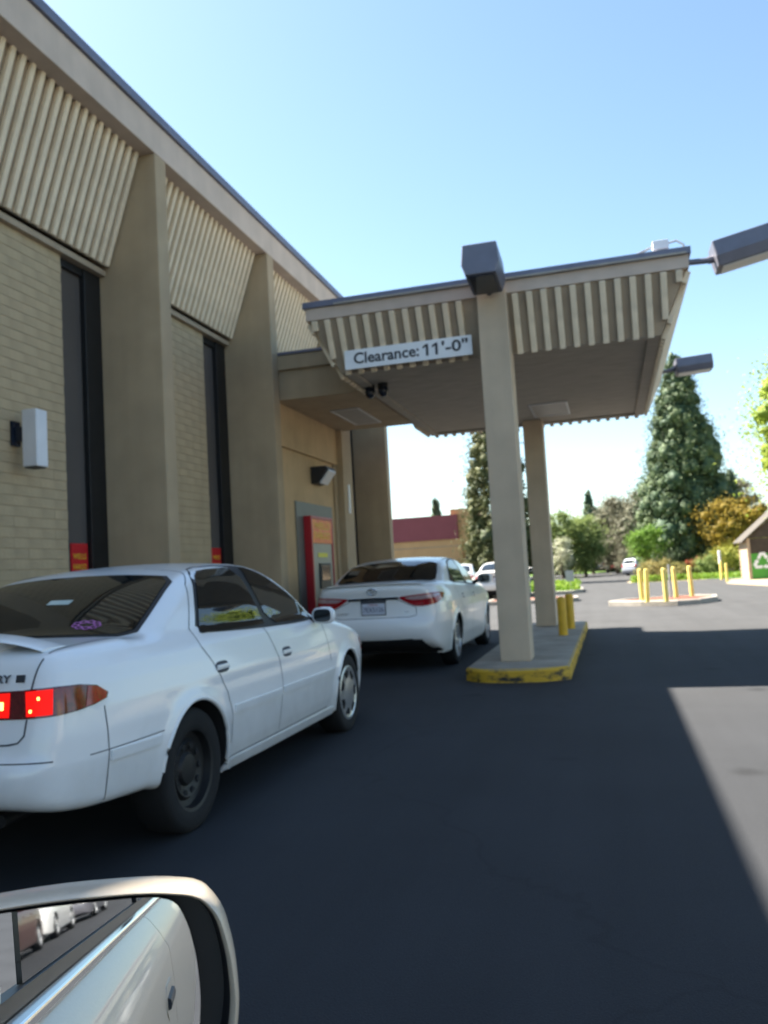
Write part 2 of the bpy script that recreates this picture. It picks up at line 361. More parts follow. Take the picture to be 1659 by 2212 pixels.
# ------------------------------------------------------------------ the bank
BX = -4.6                      # front plane of the piers
PIERS = [8.1+3.165*k for k in range(-5, 4)]   # near faces, up to 17.6
bank = thing('bank_building', 'tan bank building with slanted batten panels between tapering piers', 'building', (-5, 5, 0))
BY0, BY1 = PIERS[0]-0.6, 18.15
MB().box(BX-0.2, BX, BY0, BY1, 6.13, 6.50).build('fascia', M['fascia'], bank, bevel=0.008)
MB().box(BX-0.6, BX+0.035, BY0-0.03, BY1+0.03, 6.502, 6.61).build('coping', M['coping'], bank, bevel=0.008)
MB().box(-16, BX-0.202, BY0, BY1, 6.30, 6.50).build('roof', M['roof'], bank)
MB().box(-16, -5.62, BY0+0.2, 17.6, 0.0, 6.298).build('core_wall', M['mortar'], bank)
for k, y in enumerate(PIERS):
    y1 = y+0.24 if k != 7 else y+0.56
    MB().box(-5.60, BX, y, y1, 0.0, 6.128).build('pier', M['stucco'], bank, bevel=0.012)
# slanted panels: top edge behind the fascia, foot over the wall
TOPX, TOPZ, BOTX, BOTZ = -4.79, 6.24, -5.25, 4.90
sl = Vector((BOTX-TOPX, 0, BOTZ-TOPZ)); slen = sl.length; sdir = sl.normalized(); snrm = Vector((-sdir.z, 0, sdir.x))
if snrm.x < 0: snrm = -snrm
bat = MB().xbox(Matrix.Identity(4), slen, 0.060, 0.054).mesh('batten', M['batten'], bevel=0.008, seg=1)
mid = Vector(((TOPX+BOTX)/2, 0, (TOPZ+BOTZ)/2))
for k in range(len(PIERS)-1):
    a, b = PIERS[k]+(0.24 if k != 7 else 0.56), PIERS[k+1]
    pan = MB(); c0 = Vector((TOPX, 0, TOPZ)); c1 = Vector((BOTX, 0, BOTZ)); off = -snrm*0.05
    pan.prism([(c0.x, c0.z), (c1.x, c1.z), (c1.x+off.x, c1.z+off.z), (c0.x+off.x, c0.z+off.z)], 1, a+0.004, b-0.004)
    pan.build('batten_panel', M['backing'], bank)
    MB().box(-5.60, -5.275, a+0.004, b-0.004, 4.80, 4.865).build('panel_sill', M['backing'], bank)
    MB().box(-5.4, BX-0.21, a+0.004, b-0.004, 6.245, 6.296).build('eave_soffit', M['soffit'], bank)
    n = int(round((b-a)/0.133))
    for i in range(n):
        y = a+(i+0.5)*(b-a)/n
        o = link_mesh('batten', bat, bank, (mid.x+snrm.x*0.027, y, mid.z+snrm.z*0.027))
        o.rotation_euler = (0, math.atan2(-sdir.z, sdir.x), random.uniform(-.002, .002))
# wall infills: block wall and a tall strip window against the far pier
brick = MB().box(-0.05, 0.05, -0.1998, 0.1998, -0.0478, 0.0478).mesh('brick', M['brick'])
stuff_b = MB(); nbrick = 0
WX = -5.34
for k in range(len(PIERS)-1):
    if k == 6: continue                     # the machine's bay is filled flush
    a, b = PIERS[k]+(0.24 if k != 7 else 0.56), PIERS[k+1]
    wy = b-0.72                              # strip window from here to the pier
    MB().box(-5.60, WX-0.010, a+0.002, wy, 0.0, 4.798).build('mortar_bed', M['mortar'], bank)
    for row in range(48):
        z = 0.05+row*0.1; y = a+(0.2 if row % 2 == 0 else 0.0)
        while y-0.2 < wy-0.03:
            y0, y1 = max(y-0.2, a+0.004), min(y+0.2, wy)
            if y1-y0 > 0.03:
                dx = random.uniform(-.0012, .0012)
                near = (k == 4 and z > 1.5 and y1 > 5.9) or (k == 5 and z > 2.6)
                if near and nbrick < 298 and y1-y0 > 0.39:
                    link_mesh('brick', brick, bank, (WX-0.05+dx, (y0+y1)/2, z)); nbrick += 1
                else:
                    stuff_b.box(WX-0.1+dx, WX+dx, y0+0.0002, y1-0.0002, z-0.0478, z+0.0478)
            y += 0.4
    fr = MB(); g0, g1, z0, z1 = wy, b, 0.25, 4.80
    fr.box(-5.56, WX-0.03, g0+0.003, g0+0.03, z0, z1); fr.box(-5.56, WX-0.01, g1-0.30, g1-0.003, z0, z1)
    fr.box(-5.56, WX-0.03, g0+0.03, g1-0.30, z1-0.09, z1); fr.box(-5.56, WX-0.03, g0+0.03, g1-0.30, z0, z0+0.09)
    fo = fr.build('window_frame', M['dark_frame'], bank, bevel=0.004, seg=1)
    MB().box(-5.54, WX-0.075, g0+0.03, g1-0.30, z0+0.09, z1-0.09).build('pane', M['tint_glass'], fo)
    MB().box(-5.60, WX-0.02, g0+0.003, g1-0.003, 0.0, 0.248).build('window_base', M['stucco'], bank)
tag(stuff_b.build('bricks', M['brick'], bank), kind='stuff')
# infill at the cash machine
a, b = PIERS[6]+0.24, PIERS[7]
MB().box(-5.60, -4.70, a+0.002, b-0.002, 3.30, 4.66).build('upper_infill', M['stucco_bounce_lit'], bank, bevel=0.006)
MB().box(-5.60, -4.76, a+0.002, b-0.002, 0.0, 3.298).build('lower_infill', M['stucco_bounce_lit'], bank)
MB().box(-4.76, -4.72, b-0.16, b-0.002, 0.0, 3.296).build('infill_trim', M['stucco'], bank, bevel=0.006)
MB().box(BX+0.001, BX+0.02, PIERS[7]+0.22, PIERS[7]+0.30, 2.42, 2.95).build('notice_strip', M['sign_white'], bank)

# red placards standing in the foot of two strip windows
for k, lab in ((4, 'red bank placard with gold letters in window behind rear of first white sedan'), (5, 'smaller looking red placard in second strip window beside far pier')):
    b = PIERS[k+1]; g0 = b-0.61; g1 = b-0.305
    t = thing('window_placard', lab, 'placard', (WX-0.06, (g0+g1)/2, 1.40), 'red placards in the strip windows')
    MB().box(WX-0.072, WX-0.06, g0+0.01, g1-0.01, 1.40, 1.77).build('board', M['red_sign'], t)
    mt = frame_m((WX-0.058, (g0+g1)/2, 1.63), (0, 1, 0), (0, 0, 1))
    lettering('WELLS', 0.085, M['gold'], t, mt, fit=0.22, bold=0.001)
    lettering('FARGO', 0.085, M['gold'], t, frame_m((WX-0.058, (g0+g1)/2, 1.52), (0, 1, 0), (0, 0, 1)), fit=0.22, bold=0.001)

# white box light on the block wall
t = thing('wall_light', 'white tall box wall light on dark bracket on the block wall', 'wall light', (WX, 6.62, 2.7))
MB().box(WX+0.0, WX+0.03, 6.545, 6.665, 2.66, 2.90).build('backplate', M['screen'], t, bevel=0.01)
MB().box(WX+0.03, WX+0.14, 6.575, 6.645, 2.70, 2.84).build('bracket', M['screen'], t, bevel=0.006)
MB().box(WX+0.13, WX+0.29, 6.55, 6.71, 2.45, 2.99).build('shell', M['white_box'], t, bevel=0.010)
MB().box(WX+0.145, WX+0.275, 6.565, 6.695, 2.438, 2.449).build('lens', M['black'], t)

# wall pack over the machine
t = thing('wall_pack_lamp', 'small dark wedge lamp with white lens above the cash machine', 'wall light', (-4.76, 13.4, 3.0))
MB().prism([(-4.76, 3.13), (-4.50, 3.13), (-4.46, 3.09), (-4.62, 2.86), (-4.76, 2.84)], 1, 13.12, 13.56).build('housing', M['black'], t, bevel=0.01)
MB().prism([(-4.456, 3.07), (-4.44, 3.04), (-4.60, 2.84), (-4.615, 2.862)], 1, 13.16, 13.52).build('lens', M['lens'], t)

# cash machine
t = thing('cash_machine', 'red sided drive up cash machine with orange header set in grey plate', 'cash machine', (-4.74, 13.1, 0))
MB().box(-4.758, -4.735, 12.31, 14.08, 0.35, 2.50).build('surround_plate', M['atm_grey'], t, bevel=0.004)
FX = -4.60
mb = MB(); mb.box(-4.734, FX, 12.60, 12.65, 0.30, 2.27); mb.box(-4.734, FX, 13.62, 13.66, 0.30, 2.27); mb.box(-4.734, FX, 12.652, 13.618, 2.225, 2.27)
mb.build('cabinet', M['red'], t, bevel=0.008)
MB().box(-4.734, FX-.006, 12.655, 13.615, 1.83, 2.22).build('header', M['orange_sign'], t)
lettering('WELLS', 0.16, M['gold'], t, frame_m((FX-.004, 13.12, 2.11), (0, 1, 0), (0, 0, 1)), fit=0.74, bold=0.004)
lettering('FARGO', 0.16, M['gold'], t, frame_m((FX-.004, 13.12, 1.95), (0, 1, 0), (0, 0, 1)), fit=0.74, bold=0.004)
MB().box(-4.734, FX-.02, 12.655, 13.615, 0.35, 1.825).build('front_panel', M['atm_panel'], t)
MB().box(FX-.019, FX-.012, 12.90, 13.36, 1.60, 1.67).build('notice', M['lime_print'], t)
MB().box(FX-.019, FX+.01, 12.92, 13.44, 1.08, 1.50).build('bezel', M['black'], t, bevel=0.01)
MB().box(FX+.011, FX+.014, 12.98, 13.38, 1.22, 1.46).build('screen', M['screen'], t)
kp = MB().box(FX-.019, FX+.02, 12.94, 13.20, 0.88, 1.03).build('keypad', M['black'], t, bevel=0.005)
for i in range(3):
    for j in range(4):
        MB().box(FX+.021, FX+.028, 12.96+i*0.075, 13.01+i*0.075, 0.895+j*0.032, 0.918+j*0.032).build('key', M['chrome'], kp)
MB().box(FX-.019, FX+.01, 13.26, 13.50, 0.92, 0.98).build('card_slot', M['chrome'], t, bevel=0.004)

# ------------------------------------------------------------------ drive-through canopy
CX0, CX1, CY0, CY1 = -3.58, 1.12, 9.98, 16.30        # top edges
SX0, SX1, SY0, SY1 = -3.22, 0.78, 10.30, 15.98       # soffit edges
ZS, ZF0, ZF1, ZC = 3.95, 4.58, 4.74, 4.82
can = thing('drive_through_canopy', 'flat roofed drive through canopy with cream battens on two tan columns', 'canopy', (-1.2, 13, 0))
fd = 0.12
MB().box(CX0, CX1, CY0, CY0+fd, ZF0, ZF1).build('fascia', M['fascia'], can, bevel=0.006)
MB().box(CX0, CX1, CY1-fd, CY1, ZF0, ZF1).build('fascia', M['fascia'], can, bevel=0.006)
MB().box(CX0, CX0+fd, CY0+fd+.001, CY1-fd-.001, ZF0, ZF1).build('fascia', M['fascia'], can, bevel=0.006)
MB().box(CX1-fd, CX1, CY0+fd+.001, CY1-fd-.001, ZF0, ZF1).build('fascia', M['fascia'], can, bevel=0.006)
cp = MB(); o_ = 0.03
for (x0, x1, y0, y1) in ((CX0-o_, CX1+o_, CY0-o_, CY0+.2), (CX0-o_, CX1+o_, CY1-.2, CY1+o_), (CX0-o_, CX0+.2, CY0+.2, CY1-.2), (CX1-.2, CX1+o_, CY0+.2, CY1-.2)):
    cp.box(x0, x1, y0, y1, ZF1+.002, ZC)
cp.build('coping', M['coping'], can)
lip = MB()
lip.box(CX0+0.4, CX1-0.02, CY0-0.045, CY0-0.031, ZF1-0.004, ZF1+0.022)
lip.build('sunlit_lip', M['kerb_white'], can)  # pale strip: sunlight along the coping rim put into its colour
MB().box(CX0+.2, CX1-.2, CY0+.2, CY1-.2, ZF1-.05, ZF1+.01).build('roof', M['roof'], can)
MB().box(SX0+.02, SX1-.02, SY0+.02, SY1-.02, ZS, ZS+.06).build('soffit', M['soffit'], can)
mb = MB(); e = 0.0
for (x0, x1, y0, y1) in ((SX0, SX1, SY0, SY0+.16), (SX0, SX1, SY1-.16, SY1), (SX0, SX0+.16, SY0+.16, SY1-.16), (SX1-.16, SX1, SY0+.16, SY1-.16)):
    mb.box(x0+.01, x1-.01, y0, y1, ZS-.035, ZS-.001)
mb.build('soffit_border', M['soffit'], can, bevel=0.006)
mb = MB(); it = 0.03
def quadpanel(mb, p):
    p = [Vector(q) for q in p]; n = (p[1]-p[0]).cross(p[3]-p[0]).normalized()*0.03
    c = sum(p, Vector())/4
    if n.dot(c-Vector((-1.2, 13.1, c.z))) > 0: n = -n
    mb.add(p+[q+n for q in p], [(0,1,2,3),(7,6,5,4),(0,4,5,1),(1,5,6,2),(2,6,7,3),(3,7,4,0)])
T = [(CX0+it, CY0+it), (CX1-it, CY0+it), (CX1-it, CY1-it), (CX0+it, CY1-it)]
B = [(SX0, SY0), (SX1, SY0), (SX1, SY1), (SX0, SY1)]
for i in range(4):
    j = (i+1) % 4; mb = MB()
    quadpanel(mb, [(*B[i], ZS-.03), (*B[j], ZS-.03), (*T[j], ZF0+.02), (*T[i], ZF0+.02)])
    mb.build('batten_panel', M['backing'], can)
H = ZF0-ZS+0.02
def battens(p0, p1, q0, q1, n, up0, skip=None):
    """n battens from the bottom edge p0-p1 to the top edge q0-q1"""
    p0, p1, q0, q1 = map(Vector, (p0, p1, q0, q1)); ax = (p1-p0).normalized()
    inw = ((q0+q1)/2-(p0+p1)/2); inw = (inw-ax*inw.dot(ax)); L = inw.length; inw.normalize(); nr = ax.cross(inw)
    if nr.z > 0: nr = -nr
    me = None
    span = (q1-q0).length; pitch = span/n; slope0 = (p0-q0).dot(ax); slope1 = (q1-p1).dot(ax)
    cache = {}
    for i in range(n):
        s = (i+0.5)*pitch; top = q0+ax*s
        if skip and skip(top): continue
        # near the corners the batten is cut by the mitre
        ln = L; dl = min(s, span-s)
        sl_ = slope0 if s < span/2 else slope1
        if dl-0.03 < sl_: ln = max(0.12, L*(dl-0.03)/sl_)
        key = round(ln, 3)
        if key not in cache: cache[key] = MB().xbox(Matrix.Identity(4), 0.072, ln, 0.06).mesh('batten', M['batten'], bevel=0.007, seg=1)
        o = link_mesh('batten', cache[key], can)
        c = top-inw*(ln/2)+nr*0.03
        mt = frame_m(c, ax, inw); o.matrix_local = Matrix.Translation(-ORG[can.name]) @ mt
zt = ZF0-.002
battens((SX0, SY0, ZS-.05), (SX1, SY0, ZS-.05), (CX0+it, CY0+it, zt), (CX1-it, CY0+it, zt), 27, 0, skip=lambda p: -1.42 < p.x < -0.92)
battens((SX1, SY0, ZS-.05), (SX1, SY1, ZS-.05), (CX1-it, CY0+it, zt), (CX1-it, CY1-it, zt), 36, 0)
battens((SX1, SY1, ZS-.05), (SX0, SY1, ZS-.05), (CX1-it, CY1-it, zt), (CX0+it, CY1-it, zt), 27, 0)
battens((SX0, SY1, ZS-.05), (SX0, SY0, ZS-.05), (CX0+it, CY1-it, zt), (CX0+it, CY0+it, zt), 36, 0, skip=lambda p: 11.5 < p.y < 14.7)
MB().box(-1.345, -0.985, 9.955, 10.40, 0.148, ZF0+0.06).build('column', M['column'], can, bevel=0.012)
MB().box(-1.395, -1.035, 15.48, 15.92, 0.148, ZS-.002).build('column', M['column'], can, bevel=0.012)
# flat link from the canopy to the bank
MB().box(BX-0.09, SX0-0.06, 11.55, 14.62, ZS, 4.398).build('link_beam', M['stucco'], can, bevel=0.008)
MB().box(BX-0.09, SX0-0.30, 11.50, 14.67, 4.40, 4.62).build('link_cap', M['stucco'], can, bevel=0.006)
MB().box(BX-0.09, SX0-0.30, 11.48, 14.69, 4.622, 4.665).build('link_coping', M['coping'], can, bevel=0.004)
for (x0, x1, y0, y1) in ((-4.20, -3.72, 12.65, 14.05), (-1.14, -0.50, 13.95, 15.15)):
    fr = MB(); e = .03
    for q in ((x0, x1, y0, y0+e), (x0, x1, y1-e, y1), (x0, x0+e, y0+e, y1-e), (x1-e, x1, y0+e, y1-e)): fr.box(*q, ZS-.022, ZS-.002)
    fo = fr.build('light_frame', M['lens'], can)
    MB().box(x0+e, x1-e, y0+e, y1-e, ZS-.012, ZS-.003).build('light_panel', mat('dull_light_diffuser', (0.40, 0.37, 0.33), 0.5, var=0.05), fo)

# clearance sign
cs = thing('clearance_sign', 'long white clearance sign with dark letters on the canopy front', 'sign', (-2.29, 10.13, 4.04))
MB().box(-3.12, -1.46, 10.105, 10.125, 3.915, 4.165).build('board', M['sign_white'], cs, bevel=0.002, seg=1)
lettering('Clearance:', 0.20, M['ink'], cs, frame_m((-2.565, 10.103, 4.040), (1, 0, 0), (0, 0, 1)), fit=0.86, bold=0.004)
for x in (-2.045, -1.925):
    MB().prism([(x, 3.968), (x+.032, 3.968), (x+.032, 4.118), (x+.006, 4.118), (x-.040, 4.092), (x-.040, 4.064), (x, 4.084)], 1, 10.101, 10.105).build('numeral', M['ink'], cs)
lettering("'-0\"", 0.20, M['ink'], cs, frame_m((-1.675, 10.103, 4.043), (1, 0, 0), (0, 0, 1)), fit=0.33, bold=0.004)

# pair of security cameras
for i, (x, y, lab) in enumerate(((-3.12, 11.25, 'black dome camera under canopy, nearer the bank wall of the two'), (-2.92, 11.22, 'black dome camera under canopy, farther from the bank wall of the two'))):
    t = thing('security_camera', lab, 'camera', (x, y, ZS), 'security cameras under the canopy')
    MB().lathe([(0.0, 0), (0.075, 0), (0.075, -0.05), (0.06, -0.06), (0, -0.06)], (x, y, ZS-.001), 2, 20).build('mount', M['black'], t, smooth=True)
    MB().lathe([(0.068, -0.05), (0.074, -0.09), (0.07, -0.13), (0.05, -0.165), (0.02, -0.18), (0.001, -0.182)], (x, y, ZS-.011), 2, 20).build('dome', M['screen'], t, smooth=True)

# shoebox floodlights
def floodlight(lab, c, length, wid, hgt, heading, tilt, arm_from, knuckle, lens='lens'):
    """c = centre of the near end, heading = direction the box points (radians from +X), tilt = up angle"""
    t = thing('floodlight', lab, 'floodlight', arm_from, 'shoebox floodlights on the canopy')
    d = Vector((math.cos(heading)*math.cos(tilt), math.sin(heading)*math.cos(tilt), math.sin(tilt)))
    s = Vector((-math.sin(heading), math.cos(heading), 0)); up = d.cross(s)
    if up.z < 0: up = -up
    rings = []
    for (l, ww, top, bot) in ((0, .97, 1, .96), (.02, 1, 1, 1), (length-.02, 1, 1, 1), (length, .97, 1, .96)):
        o = Vector(c)+d*l; W2 = wid/2*ww
        rings.append([o+s*W2*.90+up*hgt*.5*top, o-s*W2*.90+up*hgt*.5*top, o-s*W2-up*hgt*.12, o-s*W2*.80-up*hgt*.5*bot, o+s*W2*.80-up*hgt*.5*bot, o+s*W2-up*hgt*.12])
    MB().loft(rings).build('housing', M['lamp_box'], t, bevel=0.008)
    o = Vector(c)+d*length/2-up*hgt*.5
    MB().xbox(frame_m(o-up*.006, d, s), length*.86, wid*.64, .012).build('lens', M[lens], t)
    MB().tube([arm_from, knuckle], 0.035, 12).build('arm', M['lamp_box'], t, smooth=True)
    k = Vector(knuckle); MB().tube([k, Vector(c)+d*0.01], 0.045, 12).build('knuckle', M['lamp_box'], t, smooth=True)
    return t
floodlight('dark shoebox floodlight above the near column facing the queue', (-1.185, 9.86, 4.74), 0.62, 0.44, 0.37, R(-90), R(4), (-1.185, 10.0, 4.62), (-1.185, 9.88, 4.60), 'screen')
floodlight('large grey floodlight on an arm at the canopy near corner cut by picture edge', (1.40, 10.08, 4.67), 0.72, 0.42, 0.30, R(0), R(11), (1.12, 10.08, 4.67), (1.34, 10.08, 4.66))
floodlight('smaller looking floodlight on canopy side in front of tall conifer top', (1.33, 15.15, 4.55), 0.60, 0.40, 0.25, R(2), R(3), (1.10, 15.15, 4.50), (1.28, 15.15, 4.52))
# conduit and junction boxes on the canopy roof
t = thing('roof_conduit', 'grey conduit with white junction box along the canopy roof edge', 'conduit', (0, 10.3, ZC))
MB().tube([(-0.9, 10.12, ZC+.03), (0.2, 10.13, ZC+.03), (0.55, 10.14, ZC+.05), (0.75, 10.15, ZC+.12)], 0.014, 8).build('pipe', M['conduit'], t, smooth=True)
MB().tube([(0.93, 10.15, ZC+.14), (1.02, 10.13, ZC+.15), (1.09, 10.1, ZC+.08), (1.11, 10.08, ZC-.1)], 0.012, 8).build('pipe', M['conduit'], t, smooth=True)
MB().box(0.75, 0.93, 10.08, 10.22, ZC+.06, ZC+.17).build('junction_box', M['white_box'], t, bevel=0.008)
MB().box(0.80, 0.90, 10.10, 10.20, ZC+.002, ZC+.058).build('foot', M['conduit'], t)
MB().box(0.35, 0.47, 10.09, 10.19, ZC+.002, ZC+.05).build('strap', M['lamp_box'], t)
MB().box(-0.86, -0.72, 10.09, 10.19, ZC+.002, ZC+.04).build('strap', M['lamp_box'], t)

# ------------------------------------------------------------------ island under the canopy
def rounded(x0, x1, y0, y1, r_, n=8):
    out = []
    for cx, cy, a in ((x1-r_, y0+r_, -90), (x1-r_, y1-r_, 0), (x0+r_, y1-r_, 90), (x0+r_, y0+r_, 180)):
        for k in range(n+1):
            t_ = R(a+90*k/n); out.append((cx+r_*math.cos(t_), cy+r_*math.sin(t_)))
    return out
def front_round(x0, x1, y0, y1, bulge, n=16):
    out = [(x1, y0+bulge*.55), (x1, y1-.2), (x1-.2, y1), (x0+.2, y1), (x0, y1-.2), (x0, y0+bulge*.8)]
    for k in range(1, n):
        s = k/n; x = x0+(x1-x0)*s; out.append((x, y0+bulge*(abs(2*s-1)**3.2)*(0.8-0.25*s)))
    return out
isl = front_round(-1.68, -0.52, 9.22, 16.6, 0.34)
def kerb_top(poly, z, inset=0.03):
    cx = sum(p[0] for p in poly)/len(poly); cy = sum(p[1] for p in poly)/len(poly)
    return [(p[0]+(inset if p[0] < cx else -inset), p[1]+(inset if p[1] < cy else -inset)) for p in poly]
mb = MB(); tp = kerb_top(isl, 0.15)
mb.loft([[(x, y, -.02) for x, y in isl], [(x, y, 0.118) for x, y in isl], [(x*.7+u*.3, y*.7+v*.3, 0.141) for (x, y), (u, v) in zip(isl, tp)], [(u, v, 0.15) for u, v in tp]])
structure(mb, 'traffic_island', M['concrete'], smooth=True)
edge = [isl[i] for i in range(5, len(isl))]+[isl[0], isl[1]]
out1 = []
for i, (x, y) in enumerate(edge): out1.append((x, y))
n_ = len(edge); rings = [[], [], []]
for i, p in enumerate(edge):
    d = Vector((edge[min(i+1, n_-1)][0]-edge[max(i-1, 0)][0], edge[min(i+1, n_-1)][1]-edge[max(i-1, 0)][1])).normalized(); nn = Vector((d.y, -d.x))
    rings[0].append((p[0]+nn.x*.006, p[1]+nn.y*.006, 0.003)); rings[1].append((p[0]+nn.x*.006, p[1]+nn.y*.006, 0.122)); rings[2].append((p[0]-nn.x*.022, p[1]-nn.y*.022, 0.150))
structure(MB().loft(rings, False, False), 'kerb_paint', M['yellow_kerb'], smooth=True)

def bollard(x, y, z, h, r_, m, lab, group, lean=(0, 0)):
    mb = MB().lathe([(r_, 0), (r_, h-.05), (r_*.93, h-.02), (r_*.6, h-.004), (0.001, h)], (0, 0, 0), 2, 20)
    o = solo(mb, 'bollard', m, lab, 'bollard', (0, 0, 0), group, smooth=True); o.location = (x, y, z); o.rotation_euler = (lean[0], lean[1], 0)
    return o
bollard(-0.80, 13.42, 0.15, 0.60, 0.07, M['yellow'], 'deep yellow bollard on the canopy island, nearer one of two', 'yellow bollards by the rear column')
bollard(-0.74, 14.70, 0.15, 0.60, 0.07, M['yellow'], 'deep yellow bollard on the canopy island, tucked behind the other', 'yellow bollards by the rear column')

# ------------------------------------------------------------------ car bodies: smooth blended solids meshed with surface nets
def crom(pts, n=8):
    """Catmull-Rom through an open polyline"""
    P = [np.array(p, float) for p in pts]; P = [2*P[0]-P[1]]+P+[2*P[-1]-P[-2]]; out = []
    for i in range(1, len(P)-2):
        for k in range(n):
            t = k/n; a, b, c, d = P[i-1:i+3]
            out.append(0.5*((2*b)+(-a+c)*t+(2*a-5*b+4*c-d)*t*t+(-a+3*b-3*c+d)*t**3))
    out.append(P[-2]); return np.array(out)
class Table:
    def __init__(s, poly, x0, x1, z0, z1, h=0.0125):
        s.x0, s.z0, s.h = x0, z0, h
        X, Z = np.meshgrid(np.arange(x0, x1+h, h), np.arange(z0, z1+h, h), indexing='ij')
        d2 = np.full(X.shape, 1e9); ins = np.zeros(X.shape, bool); n = len(poly)
        for i in range(n):
            ax, az = poly[i]; bx, bz = poly[(i+1) % n]; ex, ez = bx-ax, bz-az; L = ex*ex+ez*ez
            if L < 1e-12: continue
            t = np.clip(((X-ax)*ex+(Z-az)*ez)/L, 0, 1)
            d2 = np.minimum(d2, (X-ax-t*ex)**2+(Z-az-t*ez)**2)
            if abs(ez) > 1e-12: ins ^= ((az > Z) != (bz > Z)) & (X < ex*(Z-az)/ez+ax)
        D = np.sqrt(d2)*np.where(ins, -1, 1)
        for _ in range(2):
            D[1:-1, :] = .25*D[:-2, :]+.5*D[1:-1, :]+.25*D[2:, :]; D[:, 1:-1] = .25*D[:, :-2]+.5*D[:, 1:-1]+.25*D[:, 2:]
        s.D = D
    def __call__(s, x, z):
        u = np.clip((x-s.x0)/s.h, 0, s.D.shape[0]-1.001); v = np.clip((z-s.z0)/s.h, 0, s.D.shape[1]-1.001)
        i = u.astype(int); j = v.astype(int); a = u-i; b = v-j; D = s.D
        return (D[i, j]*(1-a)+D[i+1, j]*a)*(1-b)+(D[i, j+1]*(1-a)+D[i+1, j+1]*a)*b
def smax(a, b, k):
    h = np.clip(0.5-0.5*(b-a)/k, 0, 1); return b*(1-h)+a*h+k*h*(1-h)
def smin(a, b, k): return -smax(-a, -b, k)

